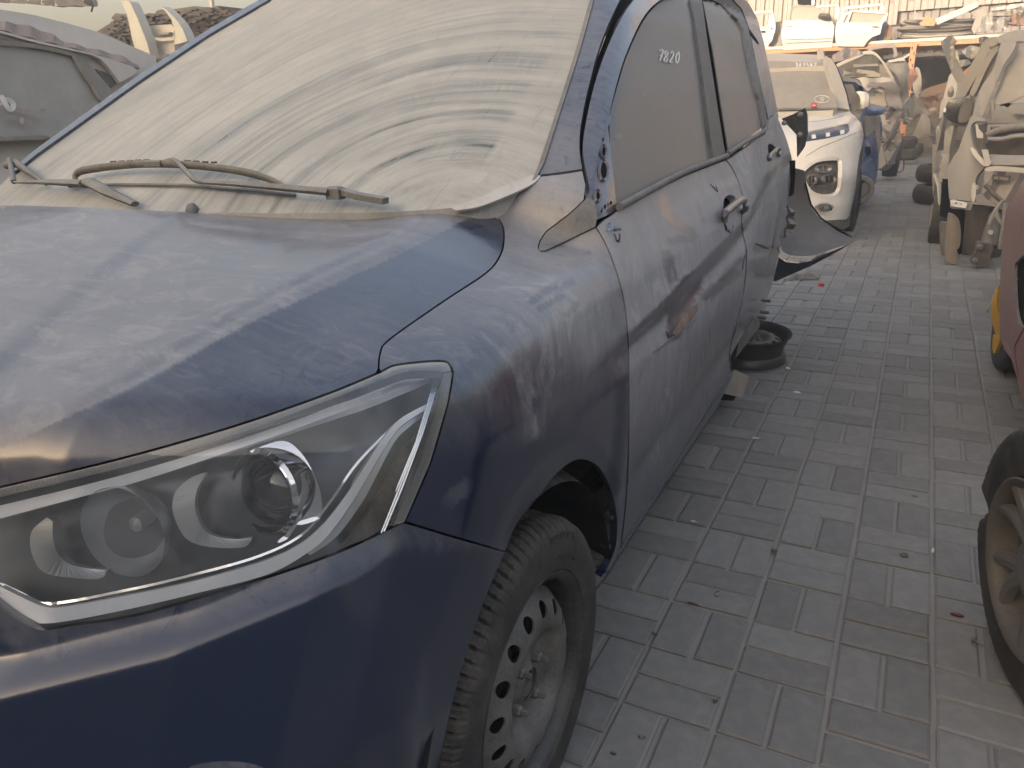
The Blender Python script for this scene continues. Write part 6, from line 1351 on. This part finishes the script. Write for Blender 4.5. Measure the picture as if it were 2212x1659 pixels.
# ================================================================== LEFT SIDE: VAN, SCRAP HEAP, HANGING SHEET
van = thing('dusty_van', (-4.3, 2.6, 0), 'pale dust-covered van with chalk mark on its window, left of the blue car', 'van')
M_van = dusty('sandy_van_paint', (.42, .40, .38), .6, 0, dust=.7, up=.25, dcol=(.52, .49, .445), streak=False, amp=.9)  # dust colour paled to take in the bright haze over the van
PV = ((-3.7, 2.3, 1.2), (1, -.12, .12)); PV2 = ((-3.66, 2.3, 1.2), (1, -.12, .12))
plate('body_side', C0([(-900, -60), (0, 60), (160, 85), (300, 112), (560, 182), (770, 246), (900, 300), (1060, 382), (1230, 462), (1230, 800), (900, 1500), (0, 2600), (-900, 2600)]), PV, .06, M_van, van, step=16, bend=lambda vv, P: .03*np.sin((vv[:, 1]-80)/50))
plate('window_glass', C0([(-600, 300), (0, 362), (300, 392), (565, 448), (620, 530), (690, 650), (790, 800), (790, 1100), (0, 1100), (-600, 1120)]), PV2, .01, glassmat('van_glass', .84, col=(.40, .39, .365)), van, step=14)  # glass dust paled too, for haze and glare
ribbon('window_rubber', [C0(cr([(-600, 290), (0, 340), (300, 372), (560, 430), (590, 452), (650, 560), (740, 690), (800, 800)], 4)), C0([(-600, 1130), (0, 1112), (400, 1100)])], ((-3.64, 2.3, 1.2), (1, -.12, .12)), .018, M_blackd, van, thick=.012)
plate('window_pillar', C0([(585, 430), (650, 420), (760, 560), (880, 700), (900, 900), (790, 790), (690, 620), (600, 470)]), ((-3.65, 2.3, 1.2), (1, -.12, .12)), .02, M_grey, van)
plate('quarter_glass', C0([(765, 550), (860, 585), (965, 655), (900, 700), (870, 690)]), ((-3.65, 2.3, 1.2), (1, -.12, .12)), .01, M_dkgrey, van)
M_dirt = dusty('bare_patch', (.22, .18, .17), .7, 0, dust=.45, up=.1, dcol=(.50, .43, .39), streak=False)
plate('roof_gutter', C0(cr([(-300, 180), (0, 240), (300, 320), (560, 380), (800, 450), (1000, 510), (1120, 545)], 3)+cr([(1110, 520), (950, 440), (700, 380), (520, 330), (380, 260), (200, 200), (0, 170), (-300, 120)], 3)), ((-3.62, 2.3, 1.2), (1, -.12, .2)), .03, M_dirt, van, step=12, bend=lambda vv, P: .01*np.sin(vv[:, 0]/8))
plate('roof_rail', C0(cr([(-300, 200), (0, 262), (300, 345), (560, 402), (800, 470), (960, 660)], 3)+cr([(985, 650), (1100, 560), (900, 478), (560, 385), (300, 325), (0, 245), (-300, 185)], 3)), ((-3.60, 2.3, 1.2), (1, -.12, .2)), .03, M_van, van)
ribbon('chalk_mark', [C0(cr([(15, 760), (30, 810), (70, 870), (100, 870), (105, 830), (70, 800), (30, 800)], 4)), C0([(-20, 830), (15, 835)])], ((-3.62, 2.3, 1.2), (1, -.12, .12)), .02, M_ink, van)
ribbon('rubbed_mark', [C0([(110, 885), (180, 880)]), C0([(180, 905), (270, 885)]), C0([(50, 945), (140, 935)]), C0([(265, 940), (330, 930)]), C0([(180, 940), (175, 990)]), C0([(235, 960), (240, 1010)]), C0([(320, 882), (370, 880)])], ((-3.62, 2.3, 1.2), (1, -.12, .12)), .022, M_dirt, van)
heap = mesh('scrap_heap', [], [], None) if False else None
V = []; Fc = []
def addplate(pts, Y, th):
    k = len(V); P = [at(x, y, 'y', Y) for x, y in pts]; n = len(P)
    for p in P: V.append(tuple(p))
    for p in P: V.append(tuple(p+np.array([0, th, 0])))
    Fc.append(tuple(range(k, k+n))); Fc.append(tuple(range(k+2*n-1, k+n-1, -1)))
    for i in range(n): j = (i+1) % n; Fc.append((k+i, k+j, k+n+j, k+n+i))
hp_ = C0([(780, 250), (850, 205), (885, 185), (935, 150), (905, 130), (925, 105), (1000, 112), (1130, 110), (1240, 115), (1255, 85), (1295, 75), (1400, 72), (1560, 48), (1690, 62), (1745, 45), (1790, 105), (1860, 95), (1970, 66), (1960, 600), (1000, 600)])
addplate(hp_, 8.2, 1.5)
for i in range(420):
    x = rg.uniform(800, 1960); top = np.interp(x, [780, 900, 1240, 1560, 1740, 1960], [250, 140, 105, 60, 60, 80]); y = rg.uniform(top+8, top+300); s = rg.uniform(10, 60); a = rg.uniform(-.6, .6)
    k = rg.randint(4, 6); pts = [(x+s*rg.uniform(.5, 1)*math.cos(2*PI*j/k+a), y+s*rg.uniform(.2, .5)*math.sin(2*PI*j/k+a)) for j in range(k)]
    addplate(C0(pts), 8.1-rg.uniform(0, .5), .06)
o = mesh('scrap_heap', V, Fc, dusty('scrap_mix', (.05, .045, .045), .7, .1, dust=.12, up=.1, dcol=(.16, .14, .13)), smooth=False); tag(o, 'heap of torn dark car scrap rising behind the van and windscreen', 'scrap heap', kind='stuff')
wt = thing('cream_tailgate', tuple(at(340, 60, 'y', 6.5)), 'cream car tail with two bare upright pillars against the sky', 'wreck')
plate('upright_pillar', C0(cr([(972, 15), (1030, 10), (1080, 100), (1130, 220), (1180, 350), (1205, 460)], 4)+cr([(1100, 440), (1060, 320), (1040, 220), (1015, 110)], 4)), PY(6.4), .12, dusty('greenish_white', (.50, .52, .48), .5, 0, dust=.3, up=.2), wt)
plate('upright_pillar', C0(cr([(1290, 50), (1340, 85), (1420, 170), (1470, 250), (1500, 330)], 4)+[(1400, 360), (1402, 260), (1370, 150)]), PY(6.5), .12, MATS['greenish_white'], wt)
plate('tail_panel', C0([(1125, 210), (1370, 195), (1395, 230), (1402, 420), (1220, 470), (1190, 380)]), PY(6.6), .2, M_cream, wt)
plate('slot', C0([(1250, 262), (1355, 258), (1350, 276), (1258, 282)]), PY(6.55), .05, M_grey, wt)
ribbon('slot_edge', [C0([(1180, 300), (1300, 318), (1395, 310)])], ((0, 6.52, 0), (0, 1, 0)), .03, M_white2, wt, thick=.03)
o = single('hanging_sheet', 'dusty corrugated sheet edge hanging in at the top left corner', 'metal sheet', C0([(-300, -200), (760, -200), (735, 5), (700, 38), (640, 46), (560, 46), (480, 54), (450, 44), (420, 52), (390, 38), (330, 32), (300, 38), (200, 24), (0, 18), (-300, 5)]), PY(3.6), .05, M_van, step=10, bend=lambda vv, P: .05*np.sin(vv[:, 0]/5))
o = tube('dangling_wire', [at(*p, 'y', 3.7) for p in C0(cr([(735, -20), (752, 20), (742, 60), (732, 92)], 4))], .006, M_grey, seg=6); tag(o, 'short wire dangling from the sheet at the top left', 'wire')
o = tube('far_pole', [at(*C0([(1700, 60)])[0], 'y', 7.9), at(*C0([(1688, -80)])[0], 'y', 7.9)], .03, M_white2, seg=8); tag(o, 'thin pale pole rising from the scrap heap', 'pole')

# ================================================================== LITTER ON THE PAVING
def gp(q, C=CG): p = at(*C([q])[0], 'z', 0.001); return p
def butt(q, ang, label, C=CG, L=.022, r=.0036):
    p = gp(q, C)+np.array([0, 0, r+.001]); d = np.array([math.cos(ang), math.sin(ang), 0]); t0 = thing('cigarette_butt', tuple(p), label, 'cigarette butt', 'litter on the paving')
    tube('paper', [p-d*L*.5, p+d*L*.15], r, M_whitepl, t0, seg=8); tube('filter', [p+d*L*.15, p+d*L*.5], r*1.02, dusty('butt_filter', (.45, .36, .26), .8, 0, dust=.2) if 'butt_filter' not in MATS else MATS['butt_filter'], t0, seg=8)
butt((875, 62), .05, 'long white cigarette butt in the second lane of pavers from the blue car', L=.036)
butt((370, 347), .8, 'white cigarette butt close to the sill of the blue car')
butt((1727, 607), 1.5, 'white cigarette butt standing in the long joint near the flat tyre')
butt((570, 467), -.15, 'grubby cigarette butt pressed into a joint near the front wheel', r=.003)
def chip(name, label, cat, q, s, mat, C=CG, ang=0., h=.004, k=6, sx=1.6):
    p = gp(q, C); m_ = MB(); V = []; n = k; r_ = random.Random(zlib.crc32(label.encode()))
    ring = [(s*sx*r_.uniform(.8, 1)*math.cos(2*PI*j/n), s*r_.uniform(.7, 1)*math.sin(2*PI*j/n)) for j in range(n)]
    c_, s_ = math.cos(ang), math.sin(ang)
    V = [(p[0]+x*c_-y*s_, p[1]+x*s_+y*c_, .001) for x, y in ring]+[(p[0]+(x*c_-y*s_)*.8, p[1]+(x*s_+y*c_)*.8, h) for x, y in ring]
    Fc = [tuple(range(n, 2*n))]+[(i, (i+1) % n, n+(i+1) % n, n+i) for i in range(n)]
    return tag(mesh(name, V, Fc, mat, smooth=False), label, cat, 'litter on the paving')
chip('lens_shard', 'dark red lens shard in the joint beside the flat tyre', 'shard', (1845, 918), .010, M_maroon, h=.006, sx=1.7)
chip('lens_shard', 'thin dark red stick fragment on the paver joint near the front wheel', 'shard', (563, 862), .0032, M_maroon, ang=-.12, sx=6.5)
chip('lens_shard', 'bright red plastic chip far along the lane behind the rim', 'shard', (1392, 497), .016, M_redpl, C=C6, h=.02)
chip('paint_flake', 'white paint flake on the pavers near the steel rim', 'flake', (1192, 1375), .012, M_whitepl, C=C6, sx=1.8)
chip('paint_flake', 'small white flake right beside the steel rim', 'flake', (1117, 1182), .009, M_whitepl, C=C6, h=.008)
chip('dark_chip', 'dark arrow-shaped chip in the middle of the lane', 'chip', (1640, 338), .008, M_dkgrey, k=4)
chip('dark_chip', 'black pebble in the joint left of the lane centre', 'chip', (377, 1010), .005, M_dkgrey, h=.008)
chip('dark_chip', 'dark oval pebble on the paver low in the lane near the front tyre', 'chip', (315, 1512), .006, M_dkgrey, ang=.4, h=.008)
chip('dark_chip', 'dark crumb on the nearest pavers beside the front tyre', 'chip', (175, 1590), .005, M_dkgrey, h=.007)
chip('dark_chip', 'dark brown bead on the nearest paver of the lane', 'chip', (672, 1335), .006, M_dkgrey, ang=1.4, h=.010)
p = gp((957, 605)); tag(MB().lathe(p, (0, 0, 1), [(.0085, 0), (.0085, .010), (.005, .013), (.0003, .013)], 12).build('plastic_clip', M_dkgrey, smooth=True), 'dark round clip standing on the paver joint in mid lane', 'clip', 'litter on the paving')
p = gp((1588, 628)); tag(MB().lathe(p, (0, .1, 1), [(.0075, 0.001), (.011, .0005), (.0125, .004), (.011, .007), (.0075, .005), (.0075, .001)], 20).build('rubber_ring', M_dkgrey, smooth=True), 'small dark rubber ring lying flat on a paver', 'ring', 'litter on the paving')
tag(tube('wire_hook', [gp(q)+np.array([0, 0, .002]) for q in cr([(690, 800), (675, 805), (668, 818), (680, 828), (690, 822)], 4)], .0015, M_dkgrey, seg=6), 'tiny curled black wire hook on a paver joint', 'hook', 'litter on the paving')
tag(tube('wire_hook', [gp(q)+np.array([0, 0, .002]) for q in cr([(910, 765), (915, 790), (930, 798)], 4)], .0010, M_dkgrey, seg=6), 'thin bent wire bit right of the curled hook', 'hook', 'litter on the paving')
p = gp((1930, 1050)); scw = thing('bolt_screw', tuple(p), 'steel screw with washer head lying beside the flat tyre', 'screw', 'litter on the paving')
tube('shank', [p+np.array([0, 0, .006]), p+np.array([.018, -.008, .004])], .0028, M_bolt, scw, seg=8)
MB().lathe(p+np.array([0, 0, .007]), (-.9, .4, .25), [(.009, 0), (.009, .002), (.006, .003), (.006, .007), (.0003, .007)], 12).build('head', M_bolt, scw)
sheetpiece('oily_rag', 'dark crumpled rag lying on the paving under the torn bumper', 'rag', C6([(1100, 440), (1150, 420), (1280, 412), (1385, 430), (1310, 446), (1200, 448), (1130, 452)]), 5, M_dkgrey, .02) if False else None
rgp = [gp(q, C6) for q in cr([(1100, 440), (1150, 422), (1280, 414), (1390, 430), (1310, 444), (1200, 448), (1130, 452)], 3, closed=True)]
n = len(rgp); cc = sum(rgp)/n
mesh('oily_rag', [tuple(p+np.array([0, 0, .002])) for p in rgp]+[tuple(cc+(p-cc)*.6+np.array([0, 0, .025+.015*math.sin(i*2.1)])) for i, p in enumerate(rgp)]+[tuple(cc+np.array([0, 0, .03]))], [(i, (i+1) % n, n+(i+1) % n, n+i) for i in range(n)]+[(n+i, n+(i+1) % n, 2*n) for i in range(n)], M_dkgrey)  # raised dark patch drawn where a shadow smears the ground
tag(bpy.data.objects['oily_rag'], 'dark crumpled rag lying on the paving under the torn bumper', 'rag')

# ================================================================== BEHIND THE CAMERA: unseen block added to keep the sun off the lane
bw = thing('workshop_building', (0, -10, 0), 'long workshop block behind the camera, shading the lane', 'building')
MB().box((0, -11, 2.7), (40, 4, 5.4)).build('wall', M_corr2, bw)  # added out of view, its height set by the shade it throws
for x in (-9, -3, 3, 9): MB().box((x, -8.97, 1.6), (3.2, .06, 3.2)).build('roller_door', M_grey, bw)  # panels on the face of the added shade block

# ================================================================== DUSTY AIR
hz = MB().box((0, 20, 6.0), (70, 66, 14.2)).build('haze', None, None)
m = bpy.data.materials.new('dusty_air'); m.use_nodes = True; t = m.node_tree; t.nodes.clear()
ov = t.nodes.new('ShaderNodeOutputMaterial'); pv = t.nodes.new('ShaderNodeVolumePrincipled'); pv.inputs['Color'].default_value = (.93, .86, .78, 1); pv.inputs['Density'].default_value = .017; pv.inputs['Anisotropy'].default_value = .3
t.links.new(pv.outputs[0], ov.inputs['Volume']); hz.data.materials.append(m); tag(hz, kind='stuff')
